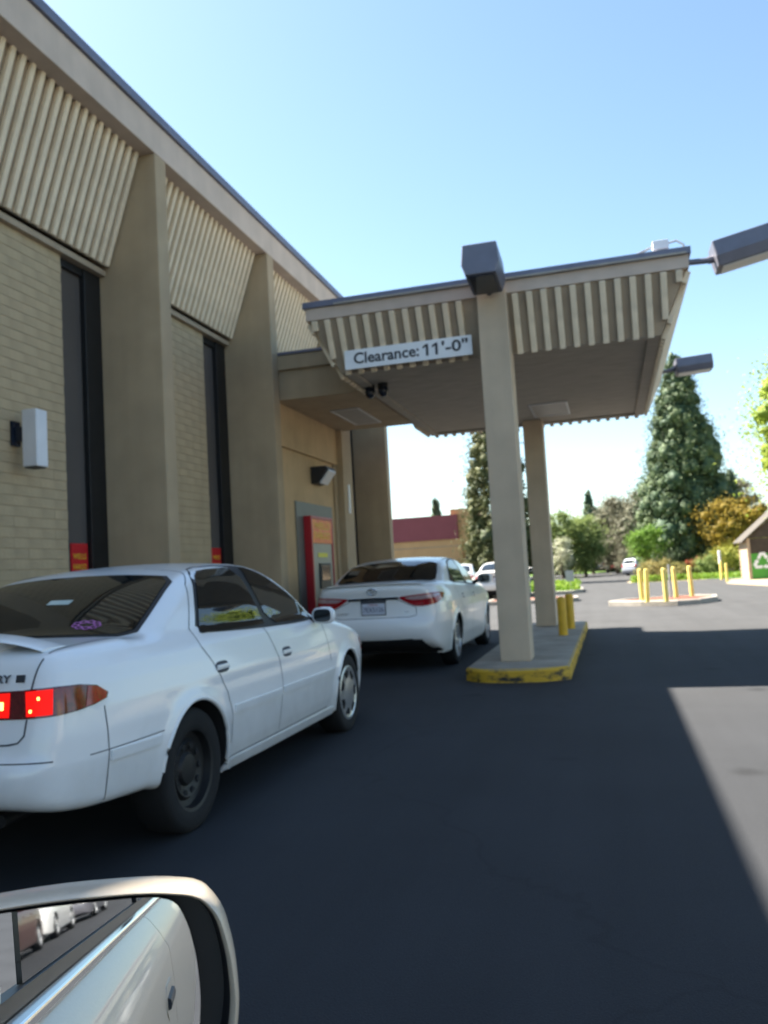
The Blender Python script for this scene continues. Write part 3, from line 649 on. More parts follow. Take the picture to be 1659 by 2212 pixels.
class CarShape:
    def __init__(s, low, plan, gh, widths, belt, tumble, arches, L, kr=.10, kf=.16, rr=.365, crown=.035, gcrown=.09, ymax=.95, zmax=1.6, q=.42):
        lo = [(x, z) for x, z in crom(low)]; s.arches = arches; s.rr = rr
        s.T = Table(lo, -.2, L+.2, -.05, 1.7); s.G = Table([tuple(p) for p in crom(gh)], -.2, L+.2, -.05, 1.9)
        pl = [tuple(p) for p in crom(plan)]; s.P = Table(pl+[(x, -y) for x, y in pl[::-1]], -.2, L+.2, -1.2, 1.2)
        s.wz, s.ww = zip(*widths); s.bx, s.by, s.bz = zip(*belt); s.tm = tumble; s.L = L; s.kr, s.kf, s.crown, s.gcrown = kr, kf, crown, gcrown
        s.ymax, s.zmax, s.q = ymax, zmax, q
        xs = np.linspace(0, L, 200); 
    def f(s, x, y, z):
        ay = np.abs(y); t = np.clip(x/s.L, 0, 1); k = -s.kr*(1-np.clip(t/.5, 0, 1))+s.kf*np.clip((t-.5)/.5, 0, 1)
        xs = x+k*ay**2
        sc = np.interp(z, s.wz, s.ww)
        fl = 0
        for (cx, cz) in s.arches:
            r_ = np.hypot(x-cx, z-cz); fl = fl+0.012*np.exp(-((r_-s.rr-.015)/.045)**2)*(z > cz-.1)
        dl = smax(s.T(xs, z+s.crown*ay**2), s.P(x, ay/sc)*.95, .055)-fl*(ay > .6)
        by = np.interp(x, s.bx, s.by); bz = np.interp(x, s.bx, s.bz)
        dT = (ay-by+s.tm*(z-bz)+s.q*np.maximum(z-bz, 0)**2)*.9
        dg = smax(s.G(xs, z+s.gcrown*ay**2), dT, .07)
        d = smin(dl, dg, .035)
        for (cx, cz) in s.arches:
            da = np.maximum(np.hypot(x-cx, z-cz)-s.rr, .50-ay); d = smax(d, -da, .012)
        return d
    def grad(s, p, e=.004):
        x, y, z = p.T; g = np.stack([s.f(x+e, y, z)-s.f(x-e, y, z), s.f(x, y+e, z)-s.f(x, y-e, z), s.f(x, y, z+e)-s.f(x, y, z-e)], 1)/(2*e)
        return g
    def mesh(s, h):
        ax = [np.arange(-.08, s.L+.08+h, h), np.arange(-s.ymax-.06, s.ymax+.06+h, h), np.arange(.1, s.zmax+.06+h, h)]
        X, Y, Z = np.meshgrid(*ax, indexing='ij'); V = s.f(X.ravel(), Y.ravel(), Z.ravel()).reshape(X.shape)
        nx, ny, nz = V.shape; S = V < 0
        def c(A, i, j, k): return A[i:nx-1+i, j:ny-1+j, k:nz-1+k]
        cnt = sum(c(S, i, j, k).astype(np.int8) for i in (0, 1) for j in (0, 1) for k in (0, 1))
        act = (cnt > 0) & (cnt < 8); I = np.argwhere(act); idx = np.full(act.shape, -1, np.int64); idx[act] = np.arange(len(I))
        acc = np.zeros((len(I), 3)); num = np.zeros(len(I))
        cor = [(i, j, k) for i in (0, 1) for j in (0, 1) for k in (0, 1)]
        for a in cor:
            for d in range(3):
                if a[d]: continue
                b = list(a); b[d] = 1; va = V[I[:, 0]+a[0], I[:, 1]+a[1], I[:, 2]+a[2]]; vb = V[I[:, 0]+b[0], I[:, 1]+b[1], I[:, 2]+b[2]]
                m = (va < 0) != (vb < 0); t = np.where(m, va/np.where(m, va-vb, 1), 0)
                p = np.tile(np.array(a, float), (len(I), 1)); p[:, d] = t; acc[m] += p[m]; num[m] += 1
        P = np.array([ax[0][0], ax[1][0], ax[2][0]])+(I+acc/num[:, None])*h
        Q = []
        for d in range(3):
            sl0 = [slice(None)]*3; sl1 = [slice(None)]*3; sl0[d] = slice(0, -1); sl1[d] = slice(1, None)
            ch = S[tuple(sl0)] != S[tuple(sl1)]; e = np.argwhere(ch); o = [q for q in range(3) if q != d]
            ok = (e[:, o[0]] > 0) & (e[:, o[1]] > 0) & (e[:, o[0]] < V.shape[o[0]]-1) & (e[:, o[1]] < V.shape[o[1]]-1); e = e[ok]
            inside = S[e[:, 0], e[:, 1], e[:, 2]]; qs = []
            for da, db in ((-1, -1), (0, -1), (0, 0), (-1, 0)):
                q = e.copy(); q[:, o[0]] += da; q[:, o[1]] += db; qs.append(idx[q[:, 0], q[:, 1], q[:, 2]])
            q = np.stack(qs, 1); flip = inside if d != 1 else ~inside
            q[~flip] = q[~flip][:, ::-1]; Q.append(q)
        Q = np.concatenate(Q)
        for _ in range(4):
            g = s.grad(P); d = s.f(*P.T); P = P-g*(np.clip(d, -.02, .02)/np.maximum((g*g).sum(1), .3))[:, None]*.8
        N = s.grad(P); N /= np.linalg.norm(N, axis=1)[:, None]+1e-9
        return P, Q, N

def np_mesh(name, P, Q, N, mats, mi=None):
    me = bpy.data.meshes.new(name); used = np.unique(Q); mp = np.full(len(P), -1); mp[used] = np.arange(len(used))
    me.vertices.add(len(used)); me.vertices.foreach_set('co', P[used].astype(np.float32).ravel())
    k = Q.shape[1]; me.loops.add(Q.size); me.loops.foreach_set('vertex_index', mp[Q].astype(np.int32).ravel())
    me.polygons.add(len(Q)); me.polygons.foreach_set('loop_start', np.arange(0, Q.size, k, dtype=np.int32)); me.polygons.foreach_set('loop_total', np.full(len(Q), k, np.int32))
    for m in mats: me.materials.append(m)
    if mi is not None: me.polygons.foreach_set('material_index', mi.astype(np.int32))
    me.update(calc_edges=True); me.polygons.foreach_set('use_smooth', np.ones(len(Q), bool))
    if N is not None: me.normals_split_custom_set_from_vertices([tuple(n) for n in N[used]])
    return me

def in_poly(poly, x, z):
    ins = np.zeros(len(x), bool); n = len(poly)
    for i in range(n):
        ax, az = poly[i]; bx, bz = poly[(i+1) % n]
        if az != bz: ins ^= ((az > z) != (bz > z)) & (x < (bx-ax)*(z-az)/(bz-az)+ax)
    return ins

def chaikin(pts, it=2):
    pts = [Vector(p) for p in pts]
    for _ in range(it):
        o = []
        for i in range(len(pts)):
            a, b = pts[i], pts[(i+1) % len(pts)]; o += [a*.8+b*.2, a*.2+b*.8]
        pts = o
    return pts
def densify(pts, d, closed=True):
    out = []; n = len(pts)
    for i in range(n if closed else n-1):
        a, b = Vector(pts[i]), Vector(pts[(i+1) % n]); k = max(1, int((b-a).length/d))
        out += [a.lerp(b, j/k) for j in range(k)]
    if not closed: out.append(Vector(pts[-1]))
    return out
class Skin:
    """projects outlines onto a body"""
    def __init__(s, P, Q): s.t = BVHTree.FromPolygons([tuple(p) for p in P], [tuple(int(i) for i in q) for q in Q])
    def hit(s, p, out):
        h = s.t.ray_cast(Vector(p)+out*.6, -out, 1.2)
        if h[0] is None:
            h = s.t.find_nearest(Vector(p))
        n = h[1]; n = n if n.dot(out) > 0 else -n
        return h[0], n
    def panel(s, outline, outf, name, m, parent, off=.004, rim=.012, rings=7, soft=2, d=.03):
        pts = densify(chaikin(outline, soft) if soft else [Vector(p) for p in outline], d)
        c = sum(pts, Vector())/len(pts); n = len(pts); vs = []; fs = []
        hp, hn = s.hit(c, outf(c)); vs.append(hp+hn*off)
        for k in range(1, rings+1):
            for p in pts:
                q = c.lerp(p, k/rings); hp, hn = s.hit(q, outf(q)); vs.append(hp+hn*off)
        for p in pts: hp, hn = s.hit(p, outf(p)); vs.append(hp-hn*rim)
        for i in range(n): fs.append((0, 1+i, 1+(i+1) % n))
        for k in range(rings):
            for i in range(n): fs.append((1+k*n+i, 1+(k+1)*n+i, 1+(k+1)*n+(i+1) % n, 1+k*n+(i+1) % n))
        return MB().add(vs, fs).build(name, m, parent, smooth=True)
    def strip(s, top, bot, outf, name, m, parent, off=.004, rim=.012, nu=10, nv=4):
        top = [Vector(p) for p in top]; bot = [Vector(p) for p in bot]
        def at(pl, u):
            u *= len(pl)-1; i = min(int(u), len(pl)-2); return pl[i].lerp(pl[i+1], u-i)
        g = []
        for i in range(-1, nu+2):
            for j in range(-1, nv+2):
                u = min(max(i/nu, 0), 1); v = min(max(j/nv, 0), 1); q = at(top, u).lerp(at(bot, u), v)
                hp, hn = s.hit(q, outf(q)); e = i in (-1, nu+1) or j in (-1, nv+1); g.append(hp+hn*(-rim if e else off))
        w_ = nv+3; fs = [(i*w_+j, i*w_+j+1, (i+1)*w_+j+1, (i+1)*w_+j) for i in range(nu+2) for j in range(nv+2)]
        return MB().add(g, fs).build(name, m, parent, smooth=True)
    def ribbon(s, mb, pts, outf, wd=.007, off=.0016, closed=False, smooth_it=0):
        pts = densify(pts, .02, closed); L = []; 
        hs = [s.hit(p, outf(p)) for p in pts]; n = len(hs); vs = []; fs = []
        for i in range(n):
            a = hs[max(i-1, 0)][0]; b = hs[min(i+1, n-1)][0]; t = (b-a)
            if t.length < 1e-6: t = Vector((1, 0, 0))
            sd = hs[i][1].cross(t.normalized()).normalized()*wd/2; p = hs[i][0]+hs[i][1]*off; vs += [p-sd, p+sd]
        for i in range(n-1): fs.append((2*i, 2*i+1, 2*i+3, 2*i+2))
        mb.add(vs, fs)

def side_out(sg): return lambda p: Vector((0, sg, 0))
def axis_out(ax, ay):
    def f(p):
        d = Vector((p[0]-ax, p[1]-ay, 0)); return d.normalized()
    return f
def const_out(*v):
    v = Vector(v).normalized(); return lambda p: v

def wheel(parent, x, sg, yw, r_, kind, width=.205, n=48):
    w_ = bpy.data.objects.new('wheel', None); COL.objects.link(w_); w_.parent = parent; w_.location = (x, sg*(yw-width/2), r_-.004)
    ORG[w_.name] = Vector(); h = width/2; o = sg
    ri = r_*.66
    mb = MB().lathe([(ri, -h*.8*o), (ri+.02, -h*o), (r_*.93, -h*o), (r_, -h*.72*o), (r_+.001, 0), (r_, h*.72*o), (r_*.955, h*.93*o), (r_*.90, h*1.0*o), (ri+.03, h*1.0*o), (ri+.004, h*.93*o), (ri-.002, h*.6*o)], (0, 0, 0), 1, n)
    mb.build('tyre', M['rubber'], w_, smooth=True)
    if kind == 'steel':
        mb = MB().lathe([(ri+.004, h*.93*o), (ri-.012, h*.88*o), (ri-.02, h*.5*o), (ri-.05, h*.42*o), (ri*.68, h*.62*o), (ri*.42, h*.45*o), (ri*.36, h*.62*o), (ri*.22, h*.66*o), (.001, h*.66*o)], (0, 0, 0), 1, n)
        rm = mb.build('rim', M['steel_black'], w_, smooth=True)
        hb = MB()
        for k in range(10):
            a = 2*math.pi*k/10; rr = ri*.60
            hb.lathe([(.020, h*.42*o), (.020, h*.595*o), (.001, h*.595*o)], (rr*math.cos(a), 0, rr*math.sin(a)), 1, 12)
        tag(hb.build('rim_hole', M['underside'], w_), kind='stuff')
    elif kind == 'cover':
        mb = MB().lathe([(ri+.012, h*.95*o), (ri-.004, h*1.0*o), (ri*.9, h*.90*o), (ri*.5, h*1.02*o), (ri*.3, h*1.06*o), (.001, h*1.07*o)], (0, 0, 0), 1, n)
        mb.build('wheel_cover', M['silver'], w_, smooth=True)
        hb = MB()
        for k in range(7):
            a = 2*math.pi*k/7
            e, f_ = .16, .24
            hb.prism([(ri*.62*math.cos(a-e), ri*.62*math.sin(a-e)), (ri*.86*math.cos(a-f_), ri*.86*math.sin(a-f_)), (ri*.86*math.cos(a+f_), ri*.86*math.sin(a+f_)), (ri*.62*math.cos(a+e), ri*.62*math.sin(a+e))], 1, h*.80*o, h*1.015*o)
        tag(hb.build('cover_slot', M['underside'], w_), kind='stuff')
    else:
        mb = MB().lathe([(ri+.010, h*.95*o), (ri-.004, h*.98*o), (ri-.012, h*.6*o), (ri-.02, -h*.6*o)], (0, 0, 0), 1, n)
        mb.lathe([(.058, h*.30*o), (.055, h*.72*o), (.04, h*.8*o), (.001, h*.8*o)], (0, 0, 0), 1, 20)
        for k in range(10):
            a = 2*math.pi*k/10+.16*(1 if k % 2 else -1); ca, sa = math.cos(a), math.sin(a)
            def q(rr, tt, hh): return (rr*ca-tt*sa, hh*o, rr*sa+tt*ca)
            mb.add([q(.045, -.017, h*.5), q(.045, .017, h*.5), q(ri-.006, .013, h*.62), q(ri-.006, -.013, h*.62), q(.045, -.012, h*.78), q(.045, .012, h*.78), q(ri-.006, .010, h*.90), q(ri-.006, -.010, h*.90)],
                   [(0,3,2,1),(4,5,6,7),(0,1,5,4),(1,2,6,5),(2,3,7,6),(3,0,4,7)])
        mb.build('rim', M['silver'], w_, smooth=True)
        MB().lathe([(ri-.02, -h*.1*o), (.001, -h*.1*o)], (0, 0, 0), 1, 24).build('brake_disc', M['steel_black'], w_)
    return w_

def car_root(name, label, loc, rotz, group=None):
    r_ = bpy.data.objects.new(name, None); COL.objects.link(r_); r_.location = loc; r_.rotation_euler = (0, 0, rotz); ORG[r_.name] = Vector()
    return tag(r_, label, 'car', group)

def body_parts(root, shp, h, paint, doors, trunk=None, bumper=None, hood=None, fbump=None, under=.30, valance=False):
    P, Q, N = shp.mesh(h)
    c = P[Q].mean(1); nn = N[Q].mean(1); part = np.zeros(len(Q), int); mi = np.zeros(len(Q), int)
    for k, poly in enumerate(doors):
        ip = in_poly(poly, c[:, 0], c[:, 2]) & (np.abs(nn[:, 1]) > .25)
        part[ip & (c[:, 1] < 0)] = 10+k*2; part[ip & (c[:, 1] > 0)] = 11+k*2
    if trunk: part[trunk(c, nn)] = 2
    if bumper: part[bumper(c, nn)] = 3
    if hood: part[hood(c, nn)] = 4
    if fbump: part[fbump(c, nn)] = 5
    for (cx, cz) in shp.arches:
        rr = np.hypot(c[:, 0]-cx, c[:, 2]-cz); dk = (rr < shp.rr+.012) & (np.abs(c[:, 1]) < shp.ymax-.02) & (np.hypot(nn[:, 0], nn[:, 2]) > .6); mi[dk] = 1
        mi[(rr < shp.rr+.03) & (np.abs(c[:, 1]) < .6)] = 1
    mi[(nn[:, 2] < -.75) & (c[:, 2] < under)] = 1
    if valance: mi[(c[:, 0] < .7) & (c[:, 2] < .43-np.maximum(np.abs(c[:, 1])-.60, 0)*1.3) & (np.abs(c[:, 1]) < .72)] = 1
    names = {0: 'body', 2: 'trunk_lid', 3: 'rear_bumper', 4: 'hood', 5: 'front_bumper'}
    out = {}
    for k in np.unique(part):
        sel = part == k; o = link_mesh(names.get(int(k), 'door'), np_mesh(names.get(int(k), 'door'), P, Q[sel], N, [paint, M['underside']], mi[sel]), root)
        out[int(k)] = o
    return out, Skin(P, Q)

def wing_mirror(root, x, z, sg, y0, paint, sc=1.0):
    mb = MB(); prof = []
    for t_, wv, hv, xo in ((0, .02, .03, 0), (.03, .075, .065, .0), (.10, .085, .075, .0), (.17, .075, .07, -.005), (.205, .045, .045, -.01), (.215, .01, .015, -.01)):
        ring = []
        for k in range(14):
            a = 2*math.pi*k/14; ring.append((x+xo+wv*.75*sc*math.cos(a)*(1.0 if math.cos(a) > 0 else .55), sg*(y0+t_*sc), z+.06+hv*sc*math.copysign(abs(math.sin(a))**.75, math.sin(a))))
        prof.append(ring)
    o = mb.loft(prof).build('wing_mirror', paint, root, smooth=True)
    g = MB(); pts = []
    for k in range(18):
        a = 2*math.pi*k/18; pts.append((sg*(y0+.105*sc+.078*sc*math.copysign(abs(math.cos(a))**.6, math.cos(a))), z+.06+.056*sc*math.copysign(abs(math.sin(a))**.6, math.sin(a))))
    g.prism(pts, 0, x-.043*sc, x-.035*sc); g.build('mirror_glass', M['car_glass'], o)
    MB().tube([(x+.02, sg*(y0-.08), z+.0), (x+.015, sg*(y0+.03), z+.045)], .028*sc, 8).build('stalk', M['black'], o, smooth=True)
    return o

def door_handle(door, skin, x, z, sg, m=None, recess=True):
    hp, hn = skin.hit((x, sg*.9, z), Vector((0, sg, 0)))
    if recess: skin.panel([(x-.075, sg*.9, z-.032), (x+.075, sg*.9, z-.032), (x+.075, sg*.9, z+.032), (x-.075, sg*.9, z+.032)], side_out(sg), 'handle_recess', M['seam'], door, off=.0015, rim=.006, rings=3)
    mb = MB(); y = hp.y
    mb.loft([[(x+dx, y+sg*(o_), z+dz) for dz, o_ in ((-.014, .002), (-.012, .010), (0, .013), (.012, .010), (.014, .002))] for dx in (-.07, -.04, 0, .04, .07)], True, True)
    return mb.build('handle', m, door, smooth=True)

# ---- first sedan: late nineties white saloon
W1 = [(.15, .93), (.24, .955), (.34, .975), (.48, .992), (.56, 1.0), (.66, .997), (.76, .985), (.86, .965), (.93, .945), (.99, .91), (1.05, .86)]
car1 = CarShape(
    low=[(4.0, .20), (1.5, .22), (1.2, .27), (.90, .325), (.60, .345), (.22, .372), (.07, .405), (.012, .46), (0, .52), (.006, .565), (.035, .60), (.06, .625), (.075, .70), (.095, .80), (.115, .92), (.15, 1.0), (.22, 1.035), (.42, 1.05), (.70, 1.055), (.9, 1.04), (3.1, 1.0), (3.40, .985), (3.75, .93), (4.15, .855), (4.45, .765), (4.64, .67), (4.735, .58), (4.78, .48), (4.785, .38), (4.75, .28), (4.62, .21), (4.3, .195), (4.0, .20)],
    plan=[(-.02, 0), (.0, .30), (.022, .52), (.07, .68), (.16, .785), (.32, .845), (.62, .878), (1.2, .89), (2.4, .893), (3.4, .888), (3.95, .872), (4.30, .83), (4.55, .74), (4.70, .58), (4.77, .34), (4.80, 0)],
    gh=[(.5, .80), (.70, .98), (.86, 1.065), (1.10, 1.19), (1.33, 1.295), (1.54, 1.365), (1.76, 1.40), (2.05, 1.42), (2.35, 1.418), (2.62, 1.39), (2.85, 1.32), (3.1, 1.19), (3.35, 1.05), (3.5, .95), (3.62, .80), (2, .80), (.5, .80)],
    widths=W1, belt=[(.5, .70, 1.0), (.9, .775, .995), (1.4, .80, .985), (2.2, .81, .97), (3.0, .79, .955), (3.5, .74, .95)], tumble=.30, arches=[(1.17, .315), (3.80, .315)], L=4.785, rr=.352)
def build_car1():
    root = car_root('sedan', 'white older sedan with lit brake lights and black rear wheel waiting in line', (-3.03, 2.83, 0), R(90))
    d_rear = [(1.30, 1.03), (1.48, 1.27), (1.68, 1.39), (2.19, 1.40), (2.20, 1.0), (2.31, .75), (2.33, .60), (2.29, .30), (1.50, .285), (1.57, .42), (1.575, .52), (1.52, .66), (1.40, .84), (1.32, .93)]
    d_front = [(2.19, 1.40), (2.45, 1.385), (2.72, 1.31), (3.0, 1.16), (3.24, 1.0), (3.30, .8), (3.33, .55), (3.26, .29), (2.29, .30), (2.33, .60), (2.31, .75), (2.20, 1.0)]
    parts, sk = body_parts(root, car1, .019, M['white_paint'], [d_rear, d_front],
        trunk=lambda c, n: (((c[:, 0] < .80) & (np.abs(c[:, 1]) < .70) & (n[:, 2] > .5) & (c[:, 2] > .9)) | ((c[:, 0] < .25) & (np.abs(c[:, 1]) < .665) & (c[:, 2] > .66))),
        bumper=lambda c, n: (c[:, 0] < .41) & (c[:, 2] < .765), fbump=lambda c, n: (c[:, 0] > 4.28) & (c[:, 2] < .58),
        hood=lambda c, n: (c[:, 0] > 3.45) & (n[:, 2] > .6) & (np.abs(c[:, 1]) < .70) & (c[:, 2] > .6))
    sm = MB()
    for sg in (-1, 1):
        so_ = side_out(sg); Y = .9*sg; q = lambda pl: [(x, Y, z) for x, z in pl]
        # glass
        fo = sk.panel(q([(1.345, 1.00), (1.49, 1.20), (1.60, 1.325), (1.72, 1.372), (2.05, 1.385), (2.40, 1.374), (2.64, 1.318), (2.90, 1.19), (3.10, 1.06), (3.225, .965), (2.9, .952), (2.1, .968)]), so_, 'window_frame', M['black'], root, off=.003, soft=1)
        sk.panel(q([(1.38, 1.004), (1.52, 1.20), (1.63, 1.315), (1.74, 1.352), (2.21, 1.366), (2.245, 1.0), (2.235, .984), (1.41, .994)]), so_, 'pane', M['car_glass'], fo, off=.008, soft=1)
        sk.panel(q([(2.325, .984), (2.295, 1.362), (2.43, 1.358), (2.62, 1.302), (2.87, 1.178), (3.06, 1.055), (3.16, .978), (2.9, .968)]), so_, 'pane', M['car_glass'], fo, off=.008, soft=1)
        # seams
        for pl in (d_rear[1:3]+[(1.80, 1.405), (2.40, 1.405), (2.70, 1.335), (3.0, 1.175), (3.24, 1.0)], [(1.30, 1.03), (1.48, 1.27)], [(1.30, 1.03), (1.32, .93), (1.40, .84), (1.52, .66), (1.575, .52), (1.57, .42), (1.50, .285)],
                   [(2.19, .965), (2.22, .93), (2.31, .75), (2.33, .60), (2.29, .30)], [(3.24, 1.0), (3.30, .8), (3.33, .62)], [(1.52, .285), (3.26, .285)]):
            sk.ribbon(sm, q(pl), so_, wd=.006)
        sk.ribbon(sm, [(.405, Y, .765), (.41, Y, .56), (.395, Y, .35)], so_, wd=.006)
        sk.ribbon(sm, [(.30, Y, .575), (.83, Y, .575)], so_, wd=.005)
        # moulding along doors and quarter
        for (x0, x1) in ((.42, .80), (1.60, 2.30), (2.33, 3.40)):
            sk.strip(q([(x0, .568), (x1, .562)]), q([(x0, .525), (x1, .52)]), so_, 'side_moulding', M['white_paint'], root, off=.011, rim=.004, nu=24, nv=2)
        sk.strip(q([(1.50, .275), (3.40, .265)]), q([(1.50, .225), (3.40, .215)]), so_, 'sill', M['white_paint'], root, off=.012, rim=.02, nu=40, nv=2)
        # arch lips
        for cx in (1.17, 3.80):
            mb = MB(); pts = []
            for a in range(-16, 174 if cx < 2 else 196, 6):
                ca, sa = math.cos(R(a)), math.sin(R(a)); hp, hn = sk.hit((cx+.378*ca, sg*.9, .315+.378*sa), Vector((0, sg, 0)))
                pts.append(Vector((cx+.359*ca, hp.y-sg*.005, .315+.359*sa)))
            mb.tube(pts, .0135, 10).build('arch_lip', M['white_paint'], root, smooth=True)
        for k, x, z in ((0, 1.50, .800), (1, 2.46, .785)):
            door_handle(parts[10+2*k+(0 if sg < 0 else 1)], sk, x, z, sg, M['white_paint'])
        wing_mirror(root, 3.10, .925, sg, .835, M['white_paint'], .86)
        # tail lamps
        ax = axis_out(.9, sg*.25)
        L3 = lambda pl: [(x, sg*y, z) for x, y, z in pl]
        top = L3([(.09, .675, .872), (.11, .73, .876), (.16, .79, .878), (.24, .845, .874), (.33, .88, .858), (.395, .90, .818)]); bot = L3([(.09, .68, .756), (.11, .73, .757), (.16, .785, .760), (.23, .835, .767), (.31, .87, .778), (.385, .895, .796)])
        def cut(pl, a, b):
            pl = [Vector(p) for p in pl]; out = []
            for k in range(5):
                u = (a+(b-a)*k/4)*(len(pl)-1); i = min(int(u), len(pl)-2); out.append(pl[i].lerp(pl[i+1], u-i))
            return out
        lamp = sk.strip(top, bot, ax, 'tail_light', M['lamp_dark'], root, off=.004, nu=20)
        ins = lambda t, b, a: [Vector(p).lerp(Vector(r_), a) for p, r_ in zip(t, b)]
        for (a, b, mm, nm) in ((.03, .36, 'lamp_lit', 'brake_lens'), (.37, .68, 'lamp_amber', 'turn_lens'), (.69, .96, 'lamp_red', 'side_lens')):
            t_, b_ = cut(top, a, b), cut(bot, a, b)
            sk.strip(ins(t_, b_, .07), ins(b_, t_, .07), ax, nm, M[mm], lamp, off=.010, rim=-.003, nu=8)
        for (y, z) in ((.715, .785), (.755, .835)):
            hp, hn = sk.hit((.08, sg*y, z), ax((.08, sg*y, z))); MB().lathe([(.010, -.004), (.007, .013), (.001, .0135)], (0, 0, 0), 0, 10)
            b_ = MB().xbox(frame_m(hp+hn*.0105, (0, 1, 0), (0, 0, 1)), .010, .013, .006); b_.build('bulb', M['bulb'], lamp, bevel=.002)
        top = L3([(.06, .34, .866), (.08, .50, .869), (.10, .650, .871)]); bot = L3([(.06, .34, .758), (.08, .50, .756), (.10, .656, .755)])
        lamp = sk.strip(top, bot, const_out(-1, 0, 0), 'tail_light', M['lamp_dark'], root, off=.005, nu=12)
        sk.strip(ins(cut(top, .05, .78), cut(bot, .05, .78), .07), ins(cut(bot, .05, .78), cut(top, .05, .78), .07), const_out(-1, 0, 0), 'brake_lens', M['lamp_lit'], lamp, off=.011, rim=-.003, nu=8)
        hp, hn = sk.hit((.08, sg*.55, .81), Vector((-1, 0, 0))); MB().xbox(frame_m(hp+hn*.012, (0, 1, 0), (0, 0, 1)), .026, .034, .006).build('bulb', M['bulb'], lamp, bevel=.003)
        # head lamps and trunk edge seams
        af = axis_out(3.9, sg*.25)
        hl = sk.strip(L3([(4.70, .40, .69), (4.62, .62, .70), (4.45, .80, .72), (4.26, .86, .735)]), L3([(4.74, .40, .58), (4.66, .64, .58), (4.48, .80, .595), (4.30, .86, .62)]), af, 'headlight', M['lens'], root, off=.004, nu=16)
        sk.strip(L3([(4.42, .82, .715), (4.26, .86, .733)]), L3([(4.45, .82, .60), (4.30, .86, .622)]), af, 'turn_lens', M['lamp_amber'], hl, off=.009, rim=-.002, nu=6)
        sk.ribbon(sm, [(.80, sg*.70, 1.06), (.40, sg*.70, 1.06), (.24, sg*.695, 1.04)], const_out(0, 0, 1), wd=.007)
        sk.ribbon(sm, [(.12, sg*.695, 1.02), (.1, sg*.675, .885)], const_out(-1, 0, .3), wd=.008)
        sk.ribbon(sm, [(.1, sg*.665, .755), (.08, sg*.66, .69), (.08, sg*.635, .662), (.08, sg*.59, .655)], const_out(-1, 0, 0), wd=.008)
        wheel(root, 1.17, sg, .862, .315, 'steel'); wheel(root, 3.80, sg, .865, .315, 'cover')
    sk.ribbon(sm, [(.08, -.59, .655), (.08, .59, .655)], const_out(-1, 0, 0), wd=.008)
    sk.ribbon(sm, [(.14, -.78, .58), (.02, -.62, .585), (.0, -.3, .585), (.0, .3, .585), (.02, .62, .585), (.14, .78, .58)], axis_out(.9, 0), wd=.006)
    tag(sm.build('panel_gap', M['seam'], root), kind='stuff')
    rw = const_out(-.55, 0, .83)
    fo = sk.panel([(.86, -.70, 1.05), (.79, -.35, 1.05), (.775, 0, 1.05), (.79, .35, 1.05), (.86, .70, 1.05), (1.12, .672, 1.19), (1.49, .605, 1.345), (1.49, .3, 1.36), (1.48, 0, 1.365), (1.49, -.3, 1.36), (1.49, -.605, 1.345), (1.12, -.672, 1.19)], rw, 'rear_window_frame', M['black'], root, off=.003, soft=1)
    g = sk.panel([(.885, -.672, 1.05), (.815, -.35, 1.05), (.80, 0, 1.05), (.815, .35, 1.05), (.885, .672, 1.05), (1.14, .645, 1.19), (1.465, .58, 1.34), (1.465, .3, 1.35), (1.455, 0, 1.355), (1.465, -.3, 1.35), (1.465, -.58, 1.34), (1.14, -.645, 1.19)], rw, 'rear_window', M['car_glass'], fo, off=.008, soft=1)
    ws = const_out(.6, 0, .8)
    sk.panel([(2.72, -.53, 1.36), (2.76, 0, 1.38), (2.72, .53, 1.36), (3.1, .64, 1.17), (3.38, .68, 1.0), (3.46, 0, 1.0), (3.38, -.68, 1.0), (3.1, -.64, 1.17)], ws, 'windshield', M['car_glass'], root, off=.005, soft=1)
    # stickers seen through the rear glass
    def on_glass(x, y, wd, hg, nm, mm):
        hp, hn = sk.hit((x, y, 1.1), rw(0)); up = Vector((.55*1.0, 0, .5)).normalized(); up = (up-hn*up.dot(hn)).normalized()
        MB().xbox(frame_m(hp+hn*.0095, up.cross(hn), up), wd, hg, .001).build(nm, mm, g)
        return hp, hn, up
    on_glass(1.20, -.10, .14, .05, 'paper_slip', M['paper'])
    hp, hn = sk.hit((.94, -.40, 1.08), rw(0)); up = Vector((.7, 0, .6)); up = (up-hn*up.dot(hn)).normalized(); sx_ = up.cross(hn)
    mb = MB()
    for k in range(9):
        a = 2*math.pi*k/9; p = hp+hn*.0095+sx_*(.062*math.cos(a))+up*(.030*math.sin(a))
        ring = [p+sx_*(.022*math.cos(b))+up*(.016*math.sin(b)) for b in np.linspace(0, 2*math.pi, 9)[:-1]]
        ring2 = [p+sx_*(.014*math.cos(b))+up*(.009*math.sin(b)) for b in np.linspace(0, 2*math.pi, 9)[:-1]]
        mb.loft([ring, ring2], False)
    mb.build('sticker', M['sticker'], g)
    # spoiler with a raised middle
    mb = MB(); rings = []
    for k in range(29):
        y = -.665+1.33*k/28; s_ = abs(y)/.665; xc = .27+.06*s_**2; tz = sk.hit((xc, y, 1.05), Vector((0, 0, 1)))[0].z
        lift = .056*(1-s_**5)-.004; wd = .135*(1-.25*s_**4); th = .019*(1-.5*s_**5)
        rings.append([(xc+wd*math.cos(a), y, tz+lift*(1-.55*max(math.cos(a), 0))+th*math.sin(a)) for a in np.linspace(0, 2*math.pi, 17)[:-1]])
    sp = mb.loft(rings).build('spoiler', M['white_paint'], root, smooth=True)
    for y in (-.40, .40):
        tz = sk.hit((.27, y, 1.05), Vector((0, 0, 1)))[0].z
        MB().box(.20, .34, y-.06, y+.06, tz-.01, tz+.05).build('spoiler_foot', M['white_paint'], sp, bevel=.01)
    hp, hn = sk.hit((.09, -.485, .918), Vector((-1, 0, 0)))
